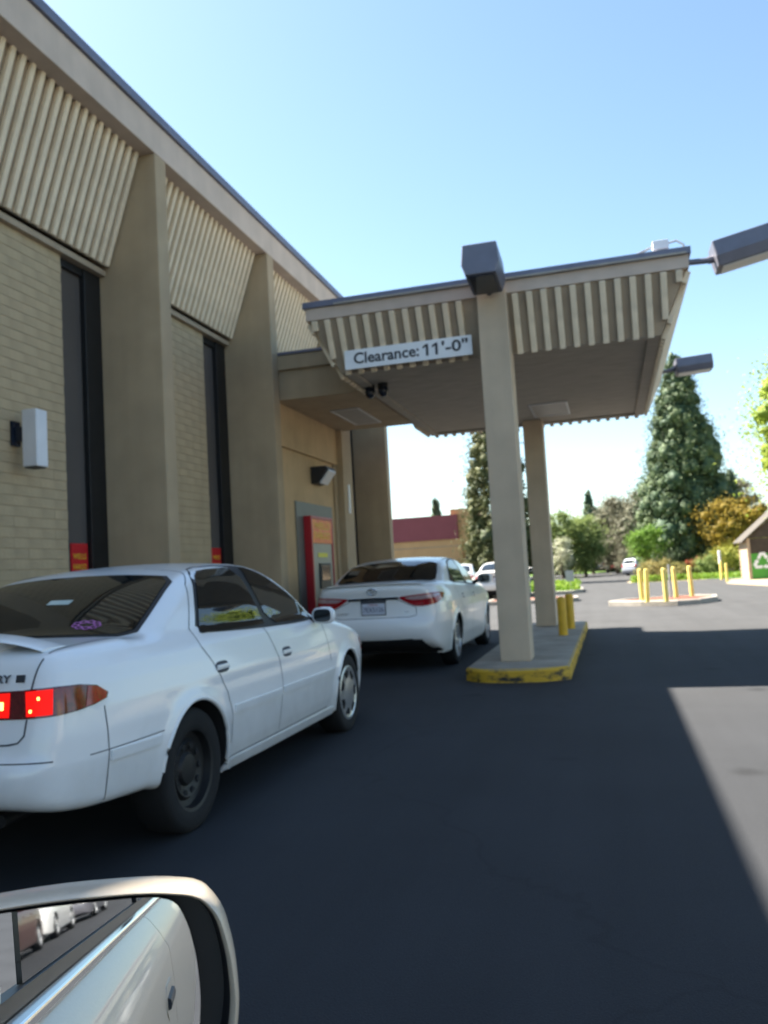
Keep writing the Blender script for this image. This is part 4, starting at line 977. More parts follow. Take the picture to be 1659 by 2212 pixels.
    up = Vector((.18, 0, 1)); up = (up-hn*up.dot(hn)).normalized(); sx_ = Vector((0, -1, 0))
    lettering('CAMRY', .046, M['seam'], root, frame_m(hp+hn*.003, sx_, up), 'badge', fit=.20, bold=.001)
    hp, hn = sk.hit((.09, -.622, .918), Vector((-1, 0, 0))); MB().xbox(frame_m(hp+hn*.003, sx_, up), .044, .032, .004).build('trim_badge', M['ink'], root, bevel=.002)
    hp, hn = sk.hit((.09, 0, .82), Vector((-1, 0, 0))); MB().xbox(frame_m(hp+hn*.004, sx_, (0, 0, 1)), .31, .155, .006).build('licence_plate', M['plate'], root, bevel=.003)
    MB().tube([(.16, -.50, .33), (.5, -.48, .33), (.9, -.45, .31)], .026, 12).build('exhaust_pipe', M['steel_black'], root, smooth=True)
    MB().box(1.0, 4.4, -.62, .62, .22, .28).build('floor_pan', M['underside'], root)
    return root
build_car1()

# ---- second sedan: newer white saloon with a high tail
car2 = CarShape(
    low=[(4.0, .20), (.7, .22), (.34, .27), (.16, .34), (.06, .42), (.015, .50), (0, .58), (.02, .66), (.055, .71), (.07, .80), (.07, .90), (.055, .98), (.035, 1.05), (.04, 1.10), (.10, 1.125), (.35, 1.145), (.62, 1.155), (.9, 1.13), (3.2, 1.06), (3.55, 1.03), (3.95, .97), (4.35, .885), (4.62, .77), (4.76, .64), (4.83, .50), (4.85, .38), (4.80, .26), (4.6, .20), (4.0, .20)],
    plan=[(-.02, 0), (.0, .34), (.03, .58), (.09, .73), (.20, .82), (.38, .868), (.70, .898), (1.2, .908), (2.4, .91), (3.4, .91), (4.0, .895), (4.38, .85), (4.62, .76), (4.77, .58), (4.83, .34), (4.86, 0)],
    gh=[(.35, .9), (.50, 1.09), (.62, 1.165), (.90, 1.285), (1.15, 1.375), (1.40, 1.435), (1.75, 1.475), (2.15, 1.49), (2.5, 1.48), (2.8, 1.44), (3.1, 1.335), (3.4, 1.18), (3.65, 1.04), (3.75, .9), (2, .9), (.35, .9)],
    widths=[(.15, .93), (.25, .95), (.38, .975), (.52, .99), (.62, 1.0), (.74, .998), (.86, .985), (.95, .965), (1.03, .935), (1.1, .90), (1.16, .86)],
    belt=[(.4, .76, 1.08), (.9, .80, 1.075), (1.4, .82, 1.06), (2.2, .83, 1.035), (3.0, .81, 1.01), (3.6, .76, 1.0)], tumble=.30, arches=[(1.06, .325), (3.835, .325)], L=4.85, rr=.37, ymax=.97, kr=.09)
def build_modern(name, label, loc, rotz, paint, h, detail=True, lit=False):
    root = car_root(name, label, loc, rotz)
    d_rear = [(1.20, 1.13), (1.36, 1.32), (1.65, 1.455), (2.24, 1.475), (2.25, 1.04), (2.34, .7), (2.30, .30), (1.55, .29), (1.60, .50), (1.50, .72), (1.30, .93)]
    d_front = [(2.24, 1.475), (2.6, 1.455), (2.9, 1.37), (3.2, 1.22), (3.42, 1.06), (3.46, .8), (3.40, .5), (3.36, .30), (2.30, .30), (2.34, .7), (2.25, 1.04)]
    parts, sk = body_parts(root, car2, h, paint, [d_rear, d_front],
        trunk=lambda c, n: (((c[:, 0] < .62) & (np.abs(c[:, 1]) < .66) & (n[:, 2] > .5) & (c[:, 2] > 1.0)) | ((c[:, 0] < .22) & (np.abs(c[:, 1]) < .55) & (c[:, 2] > .70))),
        bumper=lambda c, n: (c[:, 0] < .60) & (c[:, 2] < .80), fbump=lambda c, n: (c[:, 0] > 4.25) & (c[:, 2] < .62),
        hood=lambda c, n: (c[:, 0] > 3.6) & (n[:, 2] > .6) & (np.abs(c[:, 1]) < .74) & (c[:, 2] > .7), valance=True)
    sm = MB()
    for sg in (-1, 1):
        so_ = side_out(sg); Y = .9*sg; q = lambda pl: [(x, Y, z) for x, z in pl]
        fo = sk.panel(q([(1.13, 1.105), (1.36, 1.275), (1.62, 1.395), (1.95, 1.432), (2.35, 1.438), (2.68, 1.40), (2.98, 1.29), (3.25, 1.14), (3.40, 1.035), (3.0, 1.02), (2.1, 1.055)]), so_, 'window_frame', M['black'], root, off=.003, soft=1)
        sk.panel(q([(1.20, 1.105), (1.38, 1.26), (1.63, 1.375), (1.95, 1.412), (2.18, 1.416), (2.20, 1.075), (2.0, 1.075)]), so_, 'pane', M['car_glass'], fo, off=.008, soft=1)
        sk.panel(q([(2.28, 1.065), (2.26, 1.416), (2.36, 1.416), (2.66, 1.38), (2.95, 1.275), (3.20, 1.135), (3.33, 1.045), (3.0, 1.04)]), so_, 'pane', M['car_glass'], fo, off=.008, soft=1)
        for pl in ([(1.20, 1.13), (1.30, .93), (1.50, .72), (1.60, .50), (1.55, .29)], [(2.25, 1.04), (2.34, .7), (2.30, .30)], [(3.42, 1.04), (3.46, .8), (3.42, .6)]):
            sk.ribbon(sm, q(pl), so_, wd=.007)
        sk.ribbon(sm, [(.58, Y, .80), (.60, Y, .62), (.66, Y, .45)], so_, wd=.006)
        for k, x, z in ((0, 1.62, .90), (1, 2.55, .885)):
            door_handle(parts[10+2*k+(0 if sg < 0 else 1)], sk, x, z, sg, paint)
        wing_mirror(root, 3.22, 1.045, sg, .86, paint, 1.1)
        if detail:
            for cx in (1.06, 3.835):
                mb = MB(); pts = []
                for a in range(-14, 164 if cx < 2 else 192, 6):
                    ca, sa = math.cos(R(a)), math.sin(R(a)); hp, hn = sk.hit((cx+.396*ca, sg*.9, .325+.396*sa), Vector((0, sg, 0))); pts.append(Vector((cx+.377*ca, hp.y-sg*.005, .325+.377*sa)))
                mb.tube(pts, .0135, 10).build('arch_lip', paint, root, smooth=True)
        ax = axis_out(.95, sg*.15); L3 = lambda pl: [(x, sg*y, z) for x, y, z in pl]
        lamp = sk.panel(L3([(.06, .315, .965), (.06, .55, .985), (.14, .76, 1.0), (.28, .87, 1.0), (.42, .92, .985), (.34, .895, .925), (.20, .82, .872), (.10, .66, .835), (.07, .55, .84), (.06, .45, .885)]), ax, 'tail_light', M['lamp_red'], root, off=.006, rings=8, soft=1)
        sk.panel(L3([(.06, .40, .958), (.06, .55, .972), (.14, .76, .988), (.28, .87, .985), (.20, .81, .945), (.10, .66, .925), (.06, .50, .922)]), ax, 'reversing_lens', M['lamp_clear'], lamp, off=.011, rim=-.003, rings=5, soft=1)
        sk.panel(L3([(.06, .57, .915), (.08, .63, .92), (.10, .66, .85), (.08, .60, .85)]), ax, 'brake_lens', M['lamp_lit'] if lit else M['lamp_red'], lamp, off=.012, rim=-.003, rings=3, soft=1)
        af = axis_out(3.9, sg*.2)
        sk.strip(L3([(4.74, .42, .74), (4.62, .66, .78), (4.40, .84, .83), (4.2, .88, .86)]), L3([(4.78, .44, .65), (4.66, .68, .66), (4.44, .84, .70), (4.26, .88, .77)]), af, 'headlight', M['lens'], root, off=.004, nu=14)
        wheel(root, 1.06, sg, .885, .325, 'alloy', n=40 if detail else 24); wheel(root, 3.835, sg, .885, .325, 'alloy', n=40 if detail else 24)
    rr_ = const_out(-1, 0, 0)
    sk.ribbon(sm, [(.06, .315, .93), (.06, .45, .87), (.06, .55, .825), (.06, .55, .73), (.06, .46, .708), (.06, -.46, .708), (.06, -.55, .73), (.06, -.55, .825), (.06, -.45, .87), (.06, -.315, .93)], rr_, wd=.008)
    tag(sm.build('panel_gap', M['seam'], root), kind='stuff')
    sk.strip([(.05, -.34, .968), (.05, 0, .972), (.05, .34, .968)], [(.05, -.33, .935), (.05, 0, .938), (.05, .33, .935)], rr_, 'trunk_garnish', M['chrome'], root, off=.012, rim=.004, nu=20, nv=3)
    sk.strip([(.06, -.17, .934), (.06, .17, .934)], [(.06, -.17, .90), (.06, .17, .90)], rr_, 'plate_recess', M['seam'], root, off=.003, rim=.004, nu=6, nv=2)
    rw = const_out(-.5, 0, .86)
    fo = sk.panel([(.66, -.70, 1.16), (.60, -.35, 1.16), (.585, 0, 1.16), (.60, .35, 1.16), (.66, .70, 1.16), (1.0, .66, 1.31), (1.34, .60, 1.42), (1.36, 0, 1.43), (1.34, -.60, 1.42), (1.0, -.66, 1.31)], rw, 'rear_window_frame', M['black'], root, off=.003, soft=1)
    sk.panel([(.69, -.675, 1.16), (.63, -.35, 1.16), (.615, 0, 1.16), (.63, .35, 1.16), (.69, .675, 1.16), (1.0, .64, 1.31), (1.31, .58, 1.41), (1.33, 0, 1.42), (1.31, -.58, 1.41), (1.0, -.64, 1.31)], rw, 'rear_window', M['car_glass'], fo, off=.008, soft=1)
    sk.panel([(2.84, -.56, 1.43), (2.88, 0, 1.44), (2.84, .56, 1.43), (3.2, .68, 1.27), (3.52, .72, 1.07), (3.62, 0, 1.07), (3.52, -.72, 1.07), (3.2, -.68, 1.27)], const_out(.6, 0, .8), 'windshield', M['car_glass'], root, off=.005, soft=1)
    MB().box(1.0, 4.5, -.66, .66, .22, .28).build('floor_pan', M['underside'], root)
    hp, hn = sk.hit((.06, 0, .825), Vector((-1, 0, 0)))
    pl = MB().xbox(frame_m(hp+hn*.008, (0, -1, 0), (0, 0, 1)), .325, .165, .008).build('plate_frame', M['black'], root, bevel=.003)
    MB().xbox(frame_m(hp+hn*.0135, (0, -1, 0), (0, 0, 1)), .300, .142, .003).build('licence_plate', M['plate'], pl)
    if detail:
        lettering('7EXS126', .085, M['plate_blue'], pl, frame_m(hp+hn*.016+Vector((0, 0, -.012)), (0, -1, 0), (0, 0, 1)), fit=.27)
        lettering('California', .032, M['plate_red'], pl, frame_m(hp+hn*.016+Vector((0, 0, .052)), (0, -1, 0), (0, 0, 1)), fit=.12)
        hp, hn = sk.hit((.05, 0, 1.045), Vector((-1, 0, 0))); mb = MB(); up = (Vector((0, 0, 1))-hn*hn.z).normalized(); sx_ = Vector((0, -1, 0))
        def ell(cx, cz, a, b, r_):
            mb.tube([hp+hn*.010+sx_*(cx+a*math.cos(t_))+up*(cz+b*math.sin(t_)) for t_ in np.linspace(0, 2*math.pi, 25)], r_, 8, False)
        ell(0, 0, .062, .042, .006); ell(0, .014, .040, .016, .0045); ell(0, 0, .018, .038, .0045)
        mb.build('emblem', M['chrome'], root, smooth=True)
        hp, hn = sk.hit((.06, .41, .77), Vector((-1, 0, 0))); lettering('CAMRY', .036, M['chrome'], root, frame_m(hp+hn*.003, (0, -1, 0), (0, 0, 1)), 'badge', fit=.17)
        hp, hn = sk.hit((.06, -.43, .77), Vector((-1, 0, 0))); lettering('SE', .036, M['chrome'], root, frame_m(hp+hn*.003, (0, -1, 0), (0, 0, 1)), 'badge', fit=.06)
        mb = MB(); rings = []
        for k in range(21):
            y = -.66+1.32*k/20; hp, hn = sk.hit((.12, y, 1.13), Vector((0, 0, 1))); s_ = abs(y)/.66
            rings.append([(.09+.06*s_**2+.07*math.cos(a), y, hp.z+.006+.014*(1-s_**4)*math.sin(a)-.008*math.cos(a)) for a in np.linspace(0, 2*math.pi, 13)[:-1]])
        mb.loft(rings).build('spoiler', paint, root, smooth=True)
    return root
build_modern('sedan', 'newer white sedan stopped at the cash machine under the canopy', (-2.955, 10.17, 0), R(90), M['pearl_paint'], .024, True)

# ------------------------------------------------------------------ far cars
far = build_modern('parked_car', 'white sedan stopped ahead of the line beyond the island column', (-4.05, 30.5, 0), R(91), paint_mat('cream_white_car_paint', (0.76, 0.74, 0.70), dirt=.3), .05, False)
def recolour(root, old, new):
    for o in [root]+[c for c in kids(root)]+[g for c in kids(root) for g in kids(c)]:
        for s in o.material_slots:
            if s.material == old: s.link = 'OBJECT'; s.material = new
def far_copy(src, label, loc, rotz, col, group='cars parked at the far end of the lot'):
    old = next(c for c in kids(src) if c.name.startswith('body')).data.materials[0]
    r_ = copy_tree(src); r_.location = loc; r_.rotation_euler = (0, 0, R(rotz)); r_['label'] = label; r_['group'] = group
    recolour(r_, old, paint_mat('far_car_paint', col, rough=.3, dirt=.1)); return r_
far_copy(far, 'white sedan half hidden behind the newer sedan mirror', (-6.3, 33.5, 0), 92, (0.75, 0.76, 0.78))
far_copy(far, 'dark blue black car in the gap left of the red car', (-1.2, 92.5, 0), 90, (0.015, 0.018, 0.035))
far_copy(far, 'small red car beside a dark car at the far end', (0.75, 95, 0), 90, (0.42, 0.012, 0.015))
far_copy(far, 'pale silver car seen between the column and the blossom tree', (-4.55, 76, 0), 95, (0.45, 0.47, 0.52))
far_copy(far, 'maroon car beside the pale silver car under the green trees', (-4.6, 92, 0), 84, (0.12, 0.015, 0.02))
far_copy(far, 'charcoal car hidden in shade just left of the silver wagon', (2.0, 84, 0), 90, (0.02, 0.022, 0.026))

wagon = CarShape(
    low=[(4.0, .24), (.5, .26), (.12, .34), (.02, .46), (0, .6), (.04, .78), (.08, 1.0), (.14, 1.06), (.3, 1.08), (3.3, 1.10), (3.6, 1.08), (4.1, 1.02), (4.5, .92), (4.68, .74), (4.72, .5), (4.68, .34), (4.5, .25), (4.0, .24)],
    plan=[(-.02, 0), (.0, .5), (.05, .74), (.18, .85), (.5, .90), (2.4, .92), (3.6, .91), (4.2, .88), (4.55, .76), (4.68, .5), (4.74, 0)],
    gh=[(.06, .9), (.14, 1.12), (.30, 1.50), (.48, 1.63), (.9, 1.69), (1.8, 1.72), (2.4, 1.69), (2.75, 1.58), (3.2, 1.28), (3.5, 1.08), (3.6, .9), (2, .9), (.06, .9)],
    widths=[(.2, .94), (.4, .98), (.7, 1.0), (.95, .975), (1.1, .93), (1.2, .88)], belt=[(.1, .84, 1.08), (2.2, .86, 1.08), (3.5, .80, 1.06)], tumble=.30, arches=[(.95, .35), (3.65, .35)], q=.10, L=4.72, rr=.40, ymax=.98, zmax=1.8)
def build_wagon(name, label, loc, rotz, col):
    root = car_root(name, label, loc, rotz, 'cars parked at the far end of the lot'); root.scale = (.84, .84, .82); paint = paint_mat('silver_blue_car_paint', col, .3, .3, .1)
    parts, sk = body_parts(root, wagon, .05, paint, [[(.95, 1.08), (2.1, 1.08), (2.1, .3), (1.4, .3), (1.3, .7)], [(2.1, 1.08), (3.3, 1.08), (3.2, .3), (2.1, .3)]], bumper=lambda c, n: (c[:, 0] < .4) & (c[:, 2] < .75))
    for sg in (-1, 1):
        so_ = side_out(sg); q = lambda pl: [(x, .9*sg, z) for x, z in pl]
        for pl in ([(.45, 1.14), (.55, 1.50), (1.05, 1.56), (1.08, 1.14)], [(1.14, 1.14), (1.12, 1.57), (2.05, 1.58), (2.08, 1.14)], [(2.14, 1.14), (2.12, 1.58), (2.5, 1.55), (2.9, 1.33), (3.15, 1.14)]):
            sk.panel(q(pl), so_, 'pane', M['car_glass'], root, off=.006, soft=1, d=.06, rings=4)
        sk.strip([(.05, sg*.66, 1.08), (.1, sg*.80, 1.08), (.2, sg*.88, 1.06)], [(.05, sg*.68, .86), (.1, sg*.82, .86), (.2, sg*.9, .86)], axis_out(.9, sg*.2), 'tail_light', M['lamp_red'], root, off=.006, nu=6)
        wing_mirror(root, 2.95, 1.08, sg, .88, paint)
        wheel(root, .95, sg, .90, .35, 'alloy', n=20); wheel(root, 3.65, sg, .90, .35, 'alloy', n=20)
    sk.panel([(.17, -.64, 1.14), (.34, -.58, 1.50), (.34, .58, 1.50), (.17, .64, 1.14)], const_out(-1, 0, .3), 'rear_window', M['car_glass'], root, off=.006, soft=1, d=.06, rings=4)
    MB().box(.2, 4.4, -.66, .66, .2, .3).build('floor_pan', M['underside'], root)
    return root
build_wagon('parked_car', 'silver blue wagon parked behind the low mound planting', (1.25, 68.0, 0), R(50), (0.36, 0.39, 0.46))

# ------------------------------------------------------------------ islands and beds out in the lot
def blob(cx, cy, rx, ry, n=40, rot=0.0, wob=0.06):
    return [(cx+(rx*math.cos(a)*math.cos(rot)-ry*math.sin(a)*math.sin(rot))*(1+wob*math.sin(3*a+1)), cy+(rx*math.cos(a)*math.sin(rot)+ry*math.sin(a)*math.cos(rot))*(1+wob*math.sin(2*a))) for a in np.linspace(0, 2*math.pi, n+1)[:-1]]
def kerbed(poly, name, fill_name, fill, zf=.11, kw=.16):
    cx = sum(p[0] for p in poly)/len(poly); cy = sum(p[1] for p in poly)/len(poly)
    def ins(k): 
        o = []
        for x, y in poly:
            d = Vector((x-cx, y-cy)); L = d.length; o.append((cx+d.x*(L-k)/L, cy+d.y*(L-k)/L))
        return o
    a, b = ins(.02), ins(kw)
    structure(MB().loft([[(x, y, -.01) for x, y in poly], [(x, y, .12) for x, y in poly], [(x, y, .14) for x, y in a], [(x, y, .14) for x, y in b], [(x, y, .02) for x, y in b]], False), name, M['kerb_white'])
    b2 = ins(kw+.004); mb = MB(); vs = [(cx, cy, zf+.05)]; 
    for k in (.35, .7, 1): vs += [(cx+(x-cx)*k, cy+(y-cy)*k, zf+.05*(1-k*k)+random.uniform(-.012, .012)) for x, y in b2]
    n = len(b2); fs = [(0, 1+i, 1+(i+1) % n) for i in range(n)]
    for k in (0, 1): fs += [(1+k*n+i, 1+(k+1)*n+i, 1+(k+1)*n+(i+1) % n, 1+k*n+(i+1) % n) for i in range(n)]
    structure(mb.add(vs, fs), fill_name, fill, smooth=True)
kerbed([(-.15, 24.3), (.7, 23.6), (1.6, 23.1), (2.2, 23.35), (2.75, 24.4), (2.85, 25.5), (2.3, 26.2), (1.3, 26.1), (.3, 25.3)], 'mulch_island_kerb', 'mulch_bed', M['mulch'])
kerbed([(-4.2, 27.8), (-1.5, 27.7), (-1.12, 28.2), (-1.15, 29.3), (-1.6, 29.7), (-4.2, 29.7)], 'brick_red_island_kerb', 'planting_bed', M['mulch'])
kerbed([(-5.5, 35.2), (-1.6, 35.2), (-1.2, 36.2), (-1.3, 39.5), (-2.0, 40.3), (-5.5, 40.3)], 'grass_island_kerb', 'grass_bed', M['lawn'])
for (x, y, lx, lab) in ((.75, 23.75, -.02, 'pale yellow bollard on the mulch island, leftmost of five'), (.86, 23.25, .03, 'pale yellow bollard nearest the kerb on the mulch island, second from left'),
                        (1.33, 23.0, -.02, 'pale yellow bollard just left of the thin signpost on the mulch island'), (1.68, 24.4, -.03, 'pale yellow bollard just right of the thin signpost on the mulch island'),
                        (2.16, 25.2, -.03, 'pale yellow bollard set farthest right on the mulch island')):
    bollard(x, y, .12, 0.88, .060, M['pale_yellow'], lab, 'pale yellow bollards on the mulch island', (0, lx))
solo(MB().tube([(0, 0, 0), (0, 0, .95)], .03, 10), 'signpost', M['post_grey'], 'thin grey metal post among yellow bollards on the mulch island', 'post', (0, 0, 0), smooth=True).location = (1.52, 24.2, .13)
bollard(5.30, 44.8, 0, .95, .055, M['pale_yellow'], 'slim yellow bollard beside pale pipe near the recycling shed, farther one', 'slim bollards by the recycling shed')
bollard(5.12, 41.4, 0, .85, .055, M['pale_yellow'], 'slim yellow bollard near the recycling shed, shorter and nearer one', 'slim bollards by the recycling shed')
t = thing('standpipe', 'pale standpipe with capped top behind the slim bollards', 'pipe', (5.42, 46.0, 0))
MB().lathe([(.07, .8), (.07, 1.45), (.05, 1.47), (.001, 1.47)], (5.42, 46.0, 0), 2, 14).build('cap', M['white_box'], t, smooth=True)
MB().lathe([(.05, 0), (.05, .8)], (5.42, 46.0, 0), 2, 14).build('pipe', M['pale_yellow'], t, smooth=True)
t = thing('small_sign', 'small pale sign board in the grass island', 'sign', (-1.72, 36.2, .1))
MB().box(-1.90, -1.56, 36.18, 36.21, .50, .95).build('board', M['post_grey'], t); MB().tube([(-1.72, 36.23, .1), (-1.72, 36.23, .9)], .03, 8).build('post', M['post_grey'], t)
structure(MB().add([(.9, 47.0, .005), (3.9, 46.3, .005), (5.2, 47.2, .005), (8, 46.2, .005), (60, 46, .005), (60, 90, .005), (4, 60, .005), (1.6, 56, .005), (.8, 50, .005)], [tuple(range(9))]), 'shrub_bed', M['soil'])
structure(MB().add([(4.7, 38.5, .008), (5.6, 33, .008), (40, 28, .008), (40, 46.2, .008), (7, 45.6, .008), (5.6, 44, .008)], [tuple(range(6))]), 'gravel_verge', M['soil'])
structure(MB().add([(4.0, 47.6, .009), (6.6, 46.4, .009), (30, 46.4, .009), (30, 58, .009), (5, 58, .009)], [tuple(range(5))]), 'lawn_strip', M['lawn'])
structure(MB().add([(-30, 96, .006), (40, 96, .006), (40, 160, .006), (-30, 160, .006)], [tuple(range(4))]), 'far_lawn', M['lawn'])

# ------------------------------------------------------------------ recycling shed
t = thing('recycling_shed', 'wooden gabled recycling shed with green front and white arrows symbol', 'shed', (7.6, 43.5, 0))
KX0, KX1, KY0, KY1 = 6.24, 9.2, 42.4, 45.0
for (x, y) in ((KX0, KY0), (KX1-.14, KY0), (KX0, KY1-.14), (KX1-.14, KY1-.14)): MB().box(x, x+.14, y, y+.14, 0, 1.95).build('post', M['wood'], t)
for k in range(8):
    y0 = KY0+.145+k*.29; MB().box(KX0+.03, KX0+.06, y0, y0+.28, .03, 1.90).build('plank', M['wood'], t)
MB().box(KX0+.145, KX1-.145, KY0+.05, KY0+.09, 1.22, 1.93).build('dark_panel', M['dark_wood'], t)
MB().box(KX0+.145, KX1-.145, KY0+.03, KY0+.07, .03, 1.215).build('front_panel', M['green_panel'], t)
MB().box(KX0+.15, KX1-.145, KY1-.1, KY1-.05, .03, 1.93).build('back_panel', M['dark_wood'], t)
xm = (KX0+KX1)/2
for sg in (-1, 1):
    xe = KX0-.22 if sg < 0 else KX1+.22; ze = 1.76
    MB().prism([(xe, ze), (xm+.001*sg, 3.22), (xm+.001*sg, 3.30), (xe, ze+.07)], 1, KY0-.12, KY1+.2).build('roof', M['shingle'], t, bevel=.01)
MB().prism([(KX0+.05, 1.955), (KX1-.05, 1.955), (xm, 3.16)], 1, KY0+.02, KY0+.08).build('gable', M['dark_wood'], t)
# recycling arrows
sc_, scy, scz = 6.88, KY0+.012, .82
for k in range(3):
    a = R(120*k); mb = MB()
    # a bent band: up the flank, over the top, arrow head down the far flank
    pl = [(-.20, -.02), (-.105, -.075), (-.03, .07), (.03, .07), (.065, .0), (.03, -.02), (.17, -.07), (.19, .075), (.155, .055), (.09, .19), (-.09, .19)]
    pl = [(x*1.25, z*1.25+.20) for x, z in pl]
    mb.prism([(sc_+x*math.cos(a)-z*math.sin(a), scz+x*math.sin(a)+z*math.cos(a)) for x, z in pl], 1, scy-.012, scy+.004); mb.build('arrow', M['sign_white'], t)

# ------------------------------------------------------------------ orange building
t = thing('orange_building', 'orange stucco building with maroon parapet band behind the newer sedan', 'building', (-20, 66, 0))
MB().box(-45, -10.72, 62.0, 85, 0, 3.58).build('wall', M['orange_wall'], t)
MB().box(-45, -10.95, 61.9, 85, 3.582, 5.42).build('parapet_band', M['maroon'], t)
MB().box(-11.5, -9.95, 62.25, 85, 3.59, 5.85).build('corner_parapet', M['orange_wall'], t)
MB().box(-10.72, -9.95, 62.3, 85, 0, 3.588).build('side_wall', M['orange_wall'], t)
MB().box(-45, -10.7, 61.97, 61.995, 3.02, 3.08).build('score_line', M['wood'], t)
MB().box(-10.5, -10.0, 62.2, 62.28, 0.05, 2.5).build('door', M['dark_wood'], t)

# ------------------------------------------------------------------ foliage
def leaves(name, C, S, T, m, parent=None, asp=.6, org=None):
    n = len(C); C = np.asarray(C, float); S = np.asarray(S, float)
    if org is not None: C = C-np.array(org)
    a = rng.normal(size=(n, 3)); a /= np.linalg.norm(a, axis=1)[:, None]; b = rng.normal(size=(n, 3)); b -= a*(a*b).sum(1)[:, None]; b /= np.linalg.norm(b, axis=1)[:, None]
    a *= (S/2)[:, None]; b *= (S/2*asp)[:, None]
    P = np.stack([C-a, C+b*.9-a*.1, C+a, C-b*.9-a*.1], 1).reshape(-1, 3); Q = np.arange(4*n).reshape(n, 4)
    me = np_mesh(name, P, Q, None, [m]); at = me.attributes.new('tint', 'FLOAT', 'POINT'); at.data.foreach_set('value', np.repeat(np.clip(T, 0, 1), 4).astype(np.float32))
    return link_mesh(name, me, parent)
def cube_sphere(n=3):
    vs, idx, fs = [], {}, []
    def vid(p):
        k = tuple(np.round(p, 5))
        if k not in idx: idx[k] = len(vs); v = np.array(p, float); vs.append(v/np.linalg.norm(v))
        return idx[k]
    for ax in range(3):
        for sg in (-1, 1):
            for i in range(n):
                for j in range(n):
                    q = []
                    for a, b in ((i, j), (i+1, j), (i+1, j+1), (i, j+1)):
                        p = [0, 0, 0]; p[ax] = sg; p[(ax+1) % 3] = math.tan((2*a/n-1)*math.pi/4); p[(ax+2) % 3] = math.tan((2*b/n-1)*math.pi/4); q.append(vid(p))
                    fs.append(q if sg > 0 else q[::-1])
    return np.array(vs), np.array(fs)
LUMP_V, LUMP_F = cube_sphere(4)
def crown_mesh(name, C, S, T, LC, LR, LT, m, parent, org, asp=.6):
    """leaf sprays over uneven dense inner tufts, one mesh"""
    n = len(C); C = np.asarray(C, float)-np.array(org); S = np.asarray(S, float)
    a = rng.normal(size=(n, 3)); a /= np.linalg.norm(a, axis=1)[:, None]; b = rng.normal(size=(n, 3)); b -= a*(a*b).sum(1)[:, None]; b /= np.linalg.norm(b, axis=1)[:, None]
    a *= (S/2)[:, None]; b *= (S/2*asp)[:, None]
    P = [np.stack([C-a, C+b*.9-a*.1, C+a, C-b*.9-a*.1], 1).reshape(-1, 3)]; Q = [np.arange(4*n).reshape(n, 4)]; TT = [np.repeat(np.clip(T, 0, 1), 4)]; base = 4*n
    for c, r_, tt in zip(LC, LR, LT):
        ph = rng.uniform(0, 6.28, 6); fr = rng.uniform(2.2, 5.5, (3, 3)); d = 1+.20*np.sin(LUMP_V@fr[0]+ph[0])+.16*np.sin(1.9*(LUMP_V@fr[1])+ph[1])+rng.normal(0, .10, len(LUMP_V))
        P.append(LUMP_V*d[:, None]*np.array(r_)+np.array(c)-np.array(org)); Q.append(LUMP_F+base); base += len(LUMP_V)
        TT.append(np.clip(tt+rng.normal(0, .16, len(LUMP_V)), 0, 1))
    me = np_mesh(name, np.concatenate(P), np.concatenate(Q), None, [m]); at = me.attributes.new('tint', 'FLOAT', 'POINT'); at.data.foreach_set('value', np.concatenate(TT).astype(np.float32))
    return link_mesh(name, me, parent)
def trunk_mb(x, y, h, r_, lean=.04, limbs=0, spread=1.0):
    mb = MB(); n = 6; pts = [(random.uniform(-lean, lean)*h*(k/n), random.uniform(-lean, lean)*h*(k/n), h*k/n) for k in range(n+1)]
    mb.tube([(x+p[0], y+p[1], p[2]-.05) for p in pts], [r_*(1.25 if k == 0 else 1-.8*k/n) for k in range(n+1)], 9)
    for k in range(limbs):
        s = .35+.5*k/max(1, limbs-1); i = min(int(s*n), n-1); p = pts[i]; a = random.uniform(0, 6.28); L = spread*random.uniform(.6, 1.1)
        mb.tube([(x+p[0], y+p[1], p[2]), (x+p[0]+L*.5*math.cos(a), y+p[1]+L*.5*math.sin(a), p[2]+L*.45), (x+p[0]+L*math.cos(a), y+p[1]+L*math.sin(a), p[2]+L*.8)], [r_*.4, r_*.25, r_*.08], 6)
    return mb
